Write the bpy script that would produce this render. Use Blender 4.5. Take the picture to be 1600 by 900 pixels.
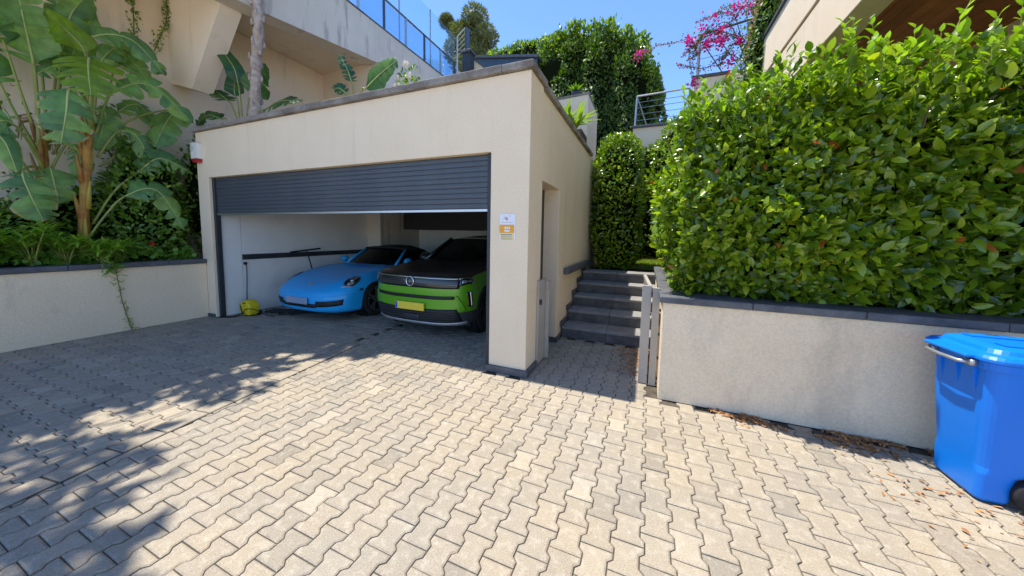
import bpy, bmesh, math, random
import numpy as np
from mathutils import Vector, Matrix

random.seed(7)
rng = np.random.default_rng(7)
scene = bpy.context.scene
for o in list(bpy.data.objects):
    bpy.data.objects.remove(o)

# ------------------------------------------------------------------ camera, sky, sun, exposure
CAM = Vector((7.0025, -3.2375, 1.537))
cam_d = bpy.data.cameras.new('camera')
cam = bpy.data.objects.new('camera', cam_d)
scene.collection.objects.link(cam)
scene.camera = cam
FPX, PY = 509.2, 411.7
cam_d.sensor_width = 36.0
cam_d.lens = FPX / 1600 * 36
cam_d.shift_y = -(450 - PY) / 1600
cam_d.clip_start = 0.05
cam_d.clip_end = 2000
_pitch, _roll, _yaw = -0.0854, -0.0175, 0.3936
_f = Vector((-math.sin(_yaw) * math.cos(_pitch), math.cos(_yaw) * math.cos(_pitch), math.sin(_pitch)))
_r0 = Vector((math.cos(_yaw), math.sin(_yaw), 0))
_u0 = _r0.cross(_f)
_r = math.cos(_roll) * _r0 - math.sin(_roll) * _u0
_u = math.sin(_roll) * _r0 + math.cos(_roll) * _u0
cam.matrix_world = Matrix(((_r.x, _u.x, -_f.x, CAM.x), (_r.y, _u.y, -_f.y, CAM.y), (_r.z, _u.z, -_f.z, CAM.z), (0, 0, 0, 1)))

SUN_TRAVEL = Vector((0.335, -0.010, -1.0)).normalized()
SUN_EL = math.asin(-SUN_TRAVEL.z)
world = bpy.data.worlds.new('World')
scene.world = world
world.use_nodes = True
wn = world.node_tree
wn.nodes.clear()
sky = wn.nodes.new('ShaderNodeTexSky')
sky.sky_type = 'NISHITA'
sky.sun_disc = False
sky.sun_elevation = SUN_EL
sky.sun_rotation = math.atan2(-SUN_TRAVEL.x, -SUN_TRAVEL.y)
sky.altitude = 300
sky.air_density = 0.8
sky.dust_density = 0.0
sky.ozone_density = 9.0
bg = wn.nodes.new('ShaderNodeBackground')
bg.inputs['Strength'].default_value = 0.122
wo = wn.nodes.new('ShaderNodeOutputWorld')
wn.links.new(sky.outputs[0], bg.inputs[0])
wn.links.new(bg.outputs[0], wo.inputs[0])

sun_d = bpy.data.lights.new('sun', 'SUN')
sun_d.energy = 2.6
sun_d.angle = math.radians(0.53)
sun_d.color = (1.0, 0.94, 0.84)
sun = bpy.data.objects.new('sun', sun_d)
scene.collection.objects.link(sun)
sun.rotation_euler = SUN_TRAVEL.to_track_quat('-Z', 'Y').to_euler()
sun.location = (0, 0, 20)

scene.view_settings.view_transform = 'Standard'
scene.view_settings.look = 'None'
scene.view_settings.gamma = 1.0
scene.view_settings.use_curve_mapping = False
scene.view_settings.exposure = 1.6
scene.render.engine = 'CYCLES'
scene.cycles.use_denoising = True
scene.cycles.max_bounces = 8
scene.cycles.diffuse_bounces = 5
scene.cycles.glossy_bounces = 3
scene.cycles.transmission_bounces = 4
scene.cycles.transparent_max_bounces = 12
scene.cycles.caustics_reflective = False
scene.cycles.caustics_refractive = False
scene.cycles.sample_clamp_indirect = 6.0

COL = scene.collection
V3 = lambda *a: np.array(a, float)

# ------------------------------------------------------------------ materials
def nd(t, kind, **kw):
    n = t.nodes.new(kind)
    for k, v in kw.items():
        setattr(n, k, v)
    return n

def rgb(c):
    return (c[0], c[1], c[2], 1.0)

def mat(name, col, col2=None, rough=0.7, vscale=4.0, vdetail=6.0, bump=0.0, bscale=120.0, metal=0.0, spec=0.4,
        coat=0.0, stain=None, stain_scale=(1.5, 1.5, 1.5), stain_at=(0.5, 0.7), stain_fac=0.5, fine=0.0, vramp=(0.35, 0.65), island=None, world=False):
    m = bpy.data.materials.new(name)
    m.use_nodes = True
    t = m.node_tree
    b = t.nodes['Principled BSDF']
    b.inputs['Roughness'].default_value = rough
    b.inputs['Metallic'].default_value = metal
    b.inputs['Specular IOR Level'].default_value = spec
    b.inputs['Coat Weight'].default_value = coat
    b.inputs['Coat Roughness'].default_value = 0.06
    tc = nd(t, 'ShaderNodeTexCoord')
    co = nd(t, 'ShaderNodeNewGeometry').outputs['Position'] if world else tc.outputs['Object']
    out = None
    c = nd(t, 'ShaderNodeRGB')
    c.outputs[0].default_value = rgb(col)
    out = c.outputs[0]
    if col2 is not None:
        n = nd(t, 'ShaderNodeTexNoise')
        n.inputs['Scale'].default_value = vscale
        n.inputs['Detail'].default_value = vdetail
        n.inputs['Roughness'].default_value = 0.6
        t.links.new(co, n.inputs['Vector'])
        r = nd(t, 'ShaderNodeMapRange')
        r.inputs[1].default_value, r.inputs[2].default_value = vramp
        t.links.new(n.outputs['Fac'], r.inputs[0])
        mx = nd(t, 'ShaderNodeMix', data_type='RGBA')
        t.links.new(r.outputs[0], mx.inputs[0])
        mx.inputs[6].default_value = rgb(col)
        mx.inputs[7].default_value = rgb(col2)
        out = mx.outputs[2]
    if island is not None:      # piece to piece variation
        g = nd(t, 'ShaderNodeNewGeometry')
        oi = nd(t, 'ShaderNodeObjectInfo')
        a = nd(t, 'ShaderNodeMath', operation='ADD')
        t.links.new(g.outputs['Random Per Island'], a.inputs[0])
        t.links.new(oi.outputs['Random'], a.inputs[1])
        fr = nd(t, 'ShaderNodeMath', operation='FRACT')
        t.links.new(a.outputs[0], fr.inputs[0])
        cr = nd(t, 'ShaderNodeValToRGB')
        cr.color_ramp.interpolation = 'LINEAR'
        els = cr.color_ramp.elements
        while len(els) < len(island):
            els.new(0.5)
        for e, (p, cc) in zip(els, island):
            e.position = p
            e.color = rgb(cc)
        t.links.new(fr.outputs[0], cr.inputs[0])
        mx = nd(t, 'ShaderNodeMix', data_type='RGBA', blend_type='MULTIPLY')
        mx.inputs[0].default_value = 1.0
        t.links.new(out, mx.inputs[6])
        t.links.new(cr.outputs[0], mx.inputs[7])
        out = mx.outputs[2]
    if stain is not None:
        mp = nd(t, 'ShaderNodeMapping')
        mp.inputs['Scale'].default_value = stain_scale
        t.links.new(co, mp.inputs['Vector'])
        n = nd(t, 'ShaderNodeTexNoise')
        n.inputs['Scale'].default_value = 1.0
        n.inputs['Detail'].default_value = 8.0
        n.inputs['Roughness'].default_value = 0.65
        t.links.new(mp.outputs[0], n.inputs['Vector'])
        r = nd(t, 'ShaderNodeMapRange')
        r.inputs[1].default_value, r.inputs[2].default_value = stain_at
        r.inputs[4].default_value = stain_fac
        t.links.new(n.outputs['Fac'], r.inputs[0])
        mx = nd(t, 'ShaderNodeMix', data_type='RGBA')
        t.links.new(r.outputs[0], mx.inputs[0])
        t.links.new(out, mx.inputs[6])
        mx.inputs[7].default_value = rgb(stain)
        out = mx.outputs[2]
    if fine:
        n = nd(t, 'ShaderNodeTexNoise')
        n.inputs['Scale'].default_value = bscale * 0.8
        n.inputs['Detail'].default_value = 3.0
        t.links.new(co, n.inputs['Vector'])
        r = nd(t, 'ShaderNodeMapRange')
        r.inputs[1].default_value, r.inputs[2].default_value = 0.3, 0.7
        r.inputs[3].default_value, r.inputs[4].default_value = 1 - fine, 1 + fine
        t.links.new(n.outputs['Fac'], r.inputs[0])
        vm = nd(t, 'ShaderNodeVectorMath', operation='SCALE')
        t.links.new(out, vm.inputs[0])
        t.links.new(r.outputs[0], vm.inputs['Scale'])
        out = vm.outputs[0]
    t.links.new(out, b.inputs['Base Color'])
    if bump:
        n = nd(t, 'ShaderNodeTexNoise')
        n.inputs['Scale'].default_value = bscale
        n.inputs['Detail'].default_value = 4.0
        t.links.new(co, n.inputs['Vector'])
        bp = nd(t, 'ShaderNodeBump')
        bp.inputs['Strength'].default_value = bump
        bp.inputs['Distance'].default_value = 0.005
        t.links.new(n.outputs['Fac'], bp.inputs['Height'])
        t.links.new(bp.outputs[0], b.inputs['Normal'])
    return m

def leaf_mat(name, stops, rough=0.4, trans=0.25, tcol=(0.25, 0.42, 0.05), spec=0.5, brown=None, vein=False):
    m = bpy.data.materials.new(name)
    m.use_nodes = True
    t = m.node_tree
    b = t.nodes['Principled BSDF']
    b.inputs['Roughness'].default_value = rough
    b.inputs['Specular IOR Level'].default_value = spec
    g = nd(t, 'ShaderNodeNewGeometry')
    oi = nd(t, 'ShaderNodeObjectInfo')
    tc = nd(t, 'ShaderNodeTexCoord')
    n = nd(t, 'ShaderNodeTexNoise')
    n.inputs['Scale'].default_value = 1.7
    t.links.new(g.outputs['Position'], n.inputs['Vector'])
    a = nd(t, 'ShaderNodeMath', operation='ADD')
    t.links.new(g.outputs['Random Per Island'], a.inputs[0])
    t.links.new(oi.outputs['Random'], a.inputs[1])
    fr = nd(t, 'ShaderNodeMath', operation='FRACT')
    t.links.new(a.outputs[0], fr.inputs[0])
    mxf = nd(t, 'ShaderNodeMath', operation='MULTIPLY_ADD')
    t.links.new(n.outputs['Fac'], mxf.inputs[0])
    mxf.inputs[1].default_value = 0.5
    mm = nd(t, 'ShaderNodeMath', operation='MULTIPLY')
    t.links.new(fr.outputs[0], mm.inputs[0])
    mm.inputs[1].default_value = 0.72
    t.links.new(mm.outputs[0], mxf.inputs[2])
    sb = nd(t, 'ShaderNodeMath', operation='SUBTRACT')
    t.links.new(mxf.outputs[0], sb.inputs[0])
    sb.inputs[1].default_value = 0.11
    cr = nd(t, 'ShaderNodeValToRGB')
    els = cr.color_ramp.elements
    while len(els) < len(stops):
        els.new(0.5)
    for e, (p, cc) in zip(els, stops):
        e.position = p
        e.color = rgb(cc)
    t.links.new(sb.outputs[0], cr.inputs[0])
    out = cr.outputs[0]
    if vein:
        w = nd(t, 'ShaderNodeTexNoise')
        w.inputs['Scale'].default_value = 9.0
        w.inputs['Detail'].default_value = 5.0
        t.links.new(tc.outputs['Object'], w.inputs['Vector'])
        r = nd(t, 'ShaderNodeMapRange')
        r.inputs[1].default_value, r.inputs[2].default_value = 0.3, 0.7
        r.inputs[3].default_value, r.inputs[4].default_value = 0.7, 1.25
        t.links.new(w.outputs['Fac'], r.inputs[0])
        vm = nd(t, 'ShaderNodeVectorMath', operation='SCALE')
        t.links.new(out, vm.inputs[0])
        t.links.new(r.outputs[0], vm.inputs['Scale'])
        out = vm.outputs[0]
        at = nd(t, 'ShaderNodeAttribute', attribute_name='edge')
        w2 = nd(t, 'ShaderNodeTexNoise')
        w2.inputs['Scale'].default_value = 14.0
        t.links.new(tc.outputs['Object'], w2.inputs['Vector'])
        ma = nd(t, 'ShaderNodeMath', operation='MULTIPLY_ADD')
        t.links.new(w2.outputs['Fac'], ma.inputs[0])
        ma.inputs[1].default_value = 0.35
        t.links.new(at.outputs['Fac'], ma.inputs[2])
        r2 = nd(t, 'ShaderNodeMapRange')
        r2.inputs[1].default_value, r2.inputs[2].default_value = 1.07, 1.13
        t.links.new(ma.outputs[0], r2.inputs[0])
        mb_ = nd(t, 'ShaderNodeMix', data_type='RGBA')
        t.links.new(r2.outputs[0], mb_.inputs[0])
        t.links.new(out, mb_.inputs[6])
        mb_.inputs[7].default_value = (0.42, 0.30, 0.15, 1)
        out = mb_.outputs[2]
    t.links.new(out, b.inputs['Base Color'])
    if trans:
        tr = nd(t, 'ShaderNodeBsdfTranslucent')
        vm = nd(t, 'ShaderNodeVectorMath', operation='MULTIPLY')
        t.links.new(out, vm.inputs[0])
        vm.inputs[1].default_value = (tcol[0] * 10, tcol[1] * 7, tcol[2] * 8)
        t.links.new(vm.outputs[0], tr.inputs['Color'])
        ms = nd(t, 'ShaderNodeMixShader')
        ms.inputs[0].default_value = trans
        t.links.new(b.outputs[0], ms.inputs[1])
        t.links.new(tr.outputs[0], ms.inputs[2])
        t.links.new(ms.outputs[0], t.nodes['Material Output'].inputs[0])
    return m

def glass_mat(name, tint=(0.85, 0.93, 0.96), refl=0.18, rough=0.02):
    m = bpy.data.materials.new(name)
    m.use_nodes = True
    t = m.node_tree
    t.nodes.remove(t.nodes['Principled BSDF'])
    tr = nd(t, 'ShaderNodeBsdfTransparent')
    tr.inputs[0].default_value = rgb(tint)
    gl = nd(t, 'ShaderNodeBsdfGlossy')
    gl.inputs['Roughness'].default_value = rough
    lw = nd(t, 'ShaderNodeLayerWeight')
    lw.inputs[0].default_value = 0.5
    pw = nd(t, 'ShaderNodeMath', operation='POWER')
    pw.inputs[1].default_value = 5.0
    t.links.new(lw.outputs['Facing'], pw.inputs[0])
    ad = nd(t, 'ShaderNodeMath', operation='MULTIPLY_ADD')
    ad.use_clamp = True
    ad.inputs[1].default_value = 0.75
    ad.inputs[2].default_value = refl
    t.links.new(pw.outputs[0], ad.inputs[0])
    ms = nd(t, 'ShaderNodeMixShader')
    t.links.new(ad.outputs[0], ms.inputs[0])
    t.links.new(tr.outputs[0], ms.inputs[1])
    t.links.new(gl.outputs[0], ms.inputs[2])
    t.links.new(ms.outputs[0], t.nodes['Material Output'].inputs[0])
    return m

M = {}
M['stucco'] = mat('stucco', (0.81, 0.66, 0.47), (0.85, 0.705, 0.515), rough=0.92, vscale=1.3, bump=0.75, bscale=95, spec=0.15,
                  stain=(0.45, 0.39, 0.31), stain_scale=(5.5, 5.5, 0.35), stain_at=(0.56, 0.80), stain_fac=0.4, fine=0.07)
M['stucco_wall'] = mat('stucco_wall', (0.81, 0.65, 0.445), (0.87, 0.715, 0.505), rough=0.92, vscale=0.9, bump=0.8, bscale=80, spec=0.15,
                  stain=(0.33, 0.29, 0.235), stain_scale=(2.2, 2.2, 1.0), stain_at=(0.54, 0.8), stain_fac=0.55, fine=0.08)
M['house_plaster'] = mat('house_plaster', (0.80, 0.68, 0.52), (0.85, 0.73, 0.57), rough=0.9, vscale=0.8, bump=0.4, bscale=70, spec=0.15,
                  stain=(0.33, 0.28, 0.23), stain_scale=(3, 3, 0.4), stain_at=(0.55, 0.8), stain_fac=0.5)  # cream house plaster with darker vertical streaks
M['concrete'] = mat('concrete', (0.66, 0.59, 0.49), (0.75, 0.67, 0.57), rough=0.9, vscale=1.2, bump=0.5, bscale=60, spec=0.15,
                  stain=(0.14, 0.125, 0.11), stain_scale=(3.0, 3.0, 0.5), stain_at=(0.57, 0.74), stain_fac=0.8, fine=0.06)
M['white_wall'] = mat('white_wall', (0.82, 0.80, 0.75), (0.76, 0.74, 0.69), rough=0.85, vscale=1.5, bump=0.2, bscale=60, spec=0.2,
                  stain=(0.46, 0.42, 0.36), stain_scale=(1.6, 1.6, 1.6), stain_at=(0.58, 0.85), stain_fac=0.4)
M['slate'] = mat('slate', (0.075, 0.080, 0.090), (0.125, 0.128, 0.135), rough=0.6, vscale=7, bump=0.45, bscale=60, spec=0.35,
                  stain=(0.22, 0.21, 0.19), stain_scale=(4, 4, 4), stain_at=(0.56, 0.82), stain_fac=0.55, fine=0.12)
M['basalt'] = mat('basalt', (0.075, 0.074, 0.076), (0.125, 0.123, 0.122), rough=0.7, vscale=6, bump=0.5, bscale=130, spec=0.3,
                  stain=(0.26, 0.25, 0.23), stain_scale=(6, 6, 6), stain_at=(0.58, 0.8), stain_fac=0.35, fine=0.16)
M['tread'] = mat('tread', (0.19, 0.185, 0.178), (0.27, 0.26, 0.245), rough=0.8, vscale=5, bump=0.5, bscale=140, spec=0.25, fine=0.2)  # basalt made paler; light on the step tops put into the colour
M['coping'] = mat('coping', (0.19, 0.165, 0.14), (0.33, 0.30, 0.265), rough=0.85, vscale=3.5, bump=0.7, bscale=45, spec=0.2,
                  stain=(0.07, 0.05, 0.04), stain_scale=(2, 5, 8), stain_at=(0.5, 0.72), stain_fac=0.75, fine=0.15)
PAV = [(0.0, (0.74, 0.75, 0.77)), (0.08, (0.85, 0.85, 0.86)), (0.25, (0.95, 0.94, 0.92)), (0.5, (1.0, 0.98, 0.95)), (0.75, (0.92, 0.92, 0.92)), (0.94, (1.03, 1.02, 1.0)), (1.0, (1.15, 1.15, 1.14))]
M['paver'] = mat('paver', (0.355, 0.302, 0.222), (0.305, 0.275, 0.225), rough=0.9, vscale=1.3, vdetail=8.0, bump=0.4, bscale=200, spec=0.15, island=PAV, vramp=(0.3, 0.7),
                 stain=(0.52, 0.47, 0.38), stain_scale=(16.0, 16.0, 16.0), stain_at=(0.50, 0.74), stain_fac=0.5, fine=0.2, world=True)
M['joint'] = mat('joint', (0.06, 0.052, 0.042), (0.13, 0.11, 0.085), rough=1.0, vscale=6, bump=0.8, bscale=200, spec=0.05)
M['soil'] = mat('soil', (0.085, 0.055, 0.035), (0.14, 0.10, 0.065), rough=1.0, vscale=14, bump=0.9, bscale=60, spec=0.05)
M['bounce_ground'] = mat('bounce_ground', (0.58, 0.51, 0.42), (0.52, 0.47, 0.40), rough=0.95, vscale=0.7, bump=0.3, bscale=60, spec=0.1)
M['earth'] = mat('earth', (0.10, 0.09, 0.06), (0.16, 0.13, 0.09), rough=1.0, vscale=0.3, spec=0.05)
M['shutter'] = mat('shutter', (0.055, 0.066, 0.080), (0.068, 0.080, 0.094), rough=0.42, vscale=3, spec=0.5)
M['anthracite'] = mat('anthracite', (0.028, 0.031, 0.037), (0.036, 0.04, 0.046), rough=0.45, vscale=4)
M['alu'] = mat('alu', (0.52, 0.52, 0.52), rough=0.35, metal=0.9)
M['steel'] = mat('steel', (0.40, 0.41, 0.42), (0.5, 0.5, 0.5), rough=0.38, metal=0.7, vscale=12)
M['gate_grey'] = mat('gate_grey', (0.36, 0.33, 0.285), (0.42, 0.385, 0.335), rough=0.5, vscale=2.5, spec=0.4, stain=(0.18, 0.165, 0.14), stain_scale=(6, 6, 2), stain_at=(0.58, 0.8), stain_fac=0.5)
M['black_plastic'] = mat('black_plastic', (0.012, 0.012, 0.013), rough=0.5)
M['rubber'] = mat('rubber', (0.016, 0.016, 0.016), (0.024, 0.024, 0.023), rough=0.8, vscale=20)
M['white_plastic'] = mat('white_plastic', (0.78, 0.77, 0.72), (0.72, 0.71, 0.66), rough=0.45, vscale=10)
M['red_lens'] = mat('red_lens', (0.42, 0.012, 0.025), rough=0.25, spec=0.6)
M['grey_print'] = mat('grey_print', (0.22, 0.25, 0.30), rough=0.6)
M['sign_white'] = mat('sign_white', (0.76, 0.78, 0.82), rough=0.35)
M['sign_orange'] = mat('sign_orange', (0.80, 0.36, 0.02), rough=0.35)
M['sign_yellow'] = mat('sign_yellow', (0.80, 0.58, 0.16), (0.82, 0.66, 0.32), rough=0.35, vscale=20)
M['bin_blue'] = mat('bin_blue', (0.002, 0.175, 0.72), (0.003, 0.19, 0.76), rough=0.36, vscale=3, bump=0.12, bscale=220, spec=0.45,
                 stain=(0.10, 0.30, 0.70), stain_scale=(5, 5, 3), stain_at=(0.62, 0.85), stain_fac=0.2)
M['washer_yellow'] = mat('washer_yellow', (0.72, 0.56, 0.015), (0.68, 0.50, 0.015), rough=0.35, vscale=8)
M['wood'] = mat('wood', (0.52, 0.20, 0.065), (0.40, 0.14, 0.045), rough=0.5, vscale=3, bump=0.2, bscale=30, island=[(0.0, (0.75, 0.75, 0.75)), (1.0, (1.2, 1.15, 1.1))])
M['blue_metal'] = mat('blue_metal', (0.035, 0.065, 0.10), (0.045, 0.08, 0.115), rough=0.45, vscale=2)
M['rail_blue'] = mat('rail_blue', (0.045, 0.065, 0.10), rough=0.4, spec=0.5)
M['glass'] = glass_mat('glass', (0.78, 0.88, 0.96), 0.16)
M['screen_glass'] = glass_mat('screen_glass', (0.90, 0.96, 0.97), 0.05)
M['car_glass'] = glass_mat('car_glass', (0.10, 0.12, 0.13), 0.03)
M['lamp_glass'] = glass_mat('lamp_glass', (0.75, 0.78, 0.80), 0.06)
M['paint_blue'] = mat('paint_blue', (0.012, 0.36, 0.76), rough=0.4, spec=0.4, coat=0.35)
M['paint_green'] = mat('paint_green', (0.11, 0.36, 0.006), rough=0.34, metal=0.1, spec=0.5, coat=0.5)
M['paint_black'] = mat('paint_black', (0.008, 0.008, 0.009), rough=0.3, spec=0.5, coat=0.8)
M['soft_top'] = mat('soft_top', (0.012, 0.012, 0.016), (0.018, 0.018, 0.022), rough=0.9, vscale=30)
M['cladding'] = mat('cladding', (0.035, 0.036, 0.038), (0.045, 0.046, 0.048), rough=0.65, vscale=20)
M['chrome'] = mat('chrome', (0.75, 0.75, 0.76), rough=0.12, metal=1.0)
M['silver'] = mat('silver', (0.42, 0.42, 0.42), rough=0.38, metal=0.6)
M['plate_yellow'] = mat('plate_yellow', (0.78, 0.60, 0.06), rough=0.4)
M['plate_blue'] = mat('plate_blue', (0.10, 0.20, 0.42), rough=0.4)
M['plate_pale'] = mat('plate_pale', (0.22, 0.32, 0.46), (0.30, 0.34, 0.42), rough=0.45, vscale=9)
M['plate_strip'] = mat('plate_strip', (0.02, 0.12, 0.5), rough=0.4)
M['lamp_lens'] = mat('lamp_lens', (0.80, 0.82, 0.84), rough=0.15, metal=0.6)
M['bark_palm'] = mat('bark_palm', (0.36, 0.28, 0.22), (0.52, 0.44, 0.37), rough=0.95, vscale=14, bump=0.8, bscale=40, spec=0.1, stain=(0.16, 0.08, 0.04), stain_scale=(9, 9, 5), stain_at=(0.5, 0.72), stain_fac=0.7)
M['frond_dry'] = mat('frond_dry', (0.26, 0.16, 0.075), (0.38, 0.27, 0.14), rough=0.9, vscale=9, spec=0.1)
M['palm_yellow'] = mat('palm_yellow', (0.50, 0.33, 0.04), (0.42, 0.36, 0.08), rough=0.5, vscale=7)
M['banana_stem'] = mat('banana_stem', (0.46, 0.30, 0.05), (0.36, 0.13, 0.035), rough=0.6, vscale=5, bump=0.4, bscale=25, spec=0.3, stain=(0.10, 0.04, 0.02), stain_scale=(8, 8, 3), stain_at=(0.5, 0.66), stain_fac=0.8)
M['petiole'] = mat('petiole', (0.22, 0.27, 0.055), (0.30, 0.31, 0.08), rough=0.5, vscale=4)
M['midrib'] = mat('midrib', (0.42, 0.46, 0.17), (0.34, 0.40, 0.12), rough=0.5, vscale=6)
M['twig'] = mat('twig', (0.10, 0.065, 0.04), (0.16, 0.11, 0.07), rough=0.95, vscale=20, spec=0.1)
M['vine_stem'] = mat('vine_stem', (0.16, 0.10, 0.06), (0.20, 0.17, 0.07), rough=0.9, vscale=20, spec=0.1)
M['core'] = mat('core', (0.006, 0.010, 0.003), (0.014, 0.016, 0.006), rough=1.0, vscale=18, bump=1.0, bscale=30, spec=0.02)  # near-black fill inside foliage; the shade between leaves is in its colour
M['hedge_leaf'] = leaf_mat('hedge_leaf', [(0.0, (0.024, 0.055, 0.006)), (0.3, (0.065, 0.125, 0.008)), (0.55, (0.14, 0.225, 0.011)), (0.8, (0.26, 0.34, 0.017)), (1.0, (0.38, 0.41, 0.03))], rough=0.25, trans=0.22)
M['hedge_young'] = leaf_mat('hedge_young', [(0.0, (0.12, 0.22, 0.02)), (0.5, (0.19, 0.30, 0.03)), (1.0, (0.27, 0.36, 0.045))], rough=0.34, trans=0.32)
M['hedge_red'] = leaf_mat('hedge_red', [(0.0, (0.34, 0.05, 0.012)), (1.0, (0.46, 0.17, 0.02))], rough=0.6, trans=0.15, tcol=(0.1, 0.05, 0.03))
M['ivy_leaf'] = leaf_mat('ivy_leaf', [(0.0, (0.018, 0.048, 0.008)), (0.4, (0.05, 0.10, 0.012)), (0.75, (0.11, 0.175, 0.016)), (1.0, (0.19, 0.24, 0.025))], rough=0.55, trans=0.2)
M['shrub_leaf'] = leaf_mat('shrub_leaf', [(0.0, (0.035, 0.09, 0.012)), (0.5, (0.10, 0.20, 0.02)), (1.0, (0.22, 0.34, 0.03))], rough=0.45, trans=0.18)
M['ground_leaf'] = leaf_mat('ground_leaf', [(0.0, (0.06, 0.15, 0.018)), (0.5, (0.11, 0.24, 0.026)), (1.0, (0.19, 0.32, 0.035))], rough=0.5, trans=0.22)
M['banana_leaf'] = leaf_mat('banana_leaf', [(0.0, (0.06, 0.15, 0.05)), (0.5, (0.12, 0.25, 0.065)), (1.0, (0.22, 0.36, 0.07))], rough=0.45, trans=0.22, vein=True)
M['banana_light'] = leaf_mat('banana_light', [(0.0, (0.13, 0.22, 0.018)), (0.5, (0.16, 0.26, 0.02)), (1.0, (0.20, 0.29, 0.03))], rough=0.42, trans=0.35, vein=True)
M['rosette_leaf'] = leaf_mat('rosette_leaf', [(0.0, (0.14, 0.26, 0.03)), (0.5, (0.24, 0.38, 0.045)), (1.0, (0.36, 0.48, 0.08))], rough=0.5, trans=0.25)
M['strel_leaf'] = leaf_mat('strel_leaf', [(0.0, (0.020, 0.075, 0.030)), (0.5, (0.040, 0.12, 0.032)), (1.0, (0.075, 0.17, 0.03))], rough=0.4, trans=0.2, vein=True)
M['pine_leaf'] = leaf_mat('pine_leaf', [(0.0, (0.07, 0.09, 0.025)), (0.5, (0.13, 0.14, 0.04)), (1.0, (0.22, 0.21, 0.07))], rough=0.6, trans=0.12)
M['grass'] = leaf_mat('grass', [(0.0, (0.12, 0.20, 0.025)), (0.5, (0.19, 0.27, 0.04)), (1.0, (0.30, 0.32, 0.07))], rough=0.6, trans=0.25)
M['boug'] = leaf_mat('boug', [(0.0, (0.55, 0.015, 0.20)), (0.5, (0.68, 0.03, 0.32)), (1.0, (0.75, 0.07, 0.26))], rough=0.6, trans=0.3, tcol=(0.1, 0.05, 0.1))
M['boug_pale'] = leaf_mat('boug_pale', [(0.0, (0.50, 0.06, 0.10)), (1.0, (0.62, 0.12, 0.16))], rough=0.6, trans=0.25, tcol=(0.1, 0.06, 0.1))
M['dry_leaf'] = leaf_mat('dry_leaf', [(0.0, (0.20, 0.075, 0.025)), (0.5, (0.40, 0.18, 0.06)), (1.0, (0.52, 0.30, 0.13))], rough=0.8, trans=0.0)
M['agave_leaf'] = leaf_mat('agave_leaf', [(0.0, (0.16, 0.26, 0.05)), (1.0, (0.30, 0.38, 0.11))], rough=0.45, trans=0.2)
M['white_flower'] = mat('white_flower', (0.75, 0.73, 0.62), rough=0.7)
M['red_flower'] = mat('red_flower', (0.60, 0.03, 0.02), rough=0.6)
M['leather'] = mat('leather', (0.01, 0.01, 0.011), rough=0.6)

# ------------------------------------------------------------------ object helpers
def tag(o, label=None, cat=None, group=None, kind=None):
    if label: o['label'] = label
    if cat: o['category'] = cat
    if group: o['group'] = group
    if kind: o['kind'] = kind
    return o

def empty(name, loc=(0, 0, 0), label=None, cat=None, group=None, kind=None, rz=0.0):
    o = bpy.data.objects.new(name, None)
    COL.objects.link(o)
    o.location = loc
    o.rotation_euler = (0, 0, rz)
    o['_loc'] = list(loc)
    o.empty_display_size = 0.1
    return tag(o, label, cat, group, kind)

def attach(o, parent, local=False):
    if parent is not None:
        o.parent = parent
        if not local and parent.type == 'EMPTY':
            o.matrix_parent_inverse = Matrix.Translation(-Vector(parent['_loc']))
    return o

def mesh_obj(name, verts, faces, material, parent=None, smooth=False, local=False):
    me = bpy.data.meshes.new(name)
    me.from_pydata([tuple(v) for v in verts], [], faces)
    me.materials.append(M[material] if isinstance(material, str) else material)
    if smooth:
        me.shade_smooth()
    me.update()
    o = bpy.data.objects.new(name, me)
    COL.objects.link(o)
    return attach(o, parent, local)

def share(name, me, parent=None, matrix=None, local=False):
    o = bpy.data.objects.new(name, me)
    COL.objects.link(o)
    attach(o, parent, local)
    if matrix is not None:
        o.matrix_basis = matrix
    return o

def bev(o, w=0.006, seg=2):
    m = o.modifiers.new('bevel', 'BEVEL')
    m.width = w
    m.segments = seg
    m.limit_method = 'ANGLE'
    return o

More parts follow.
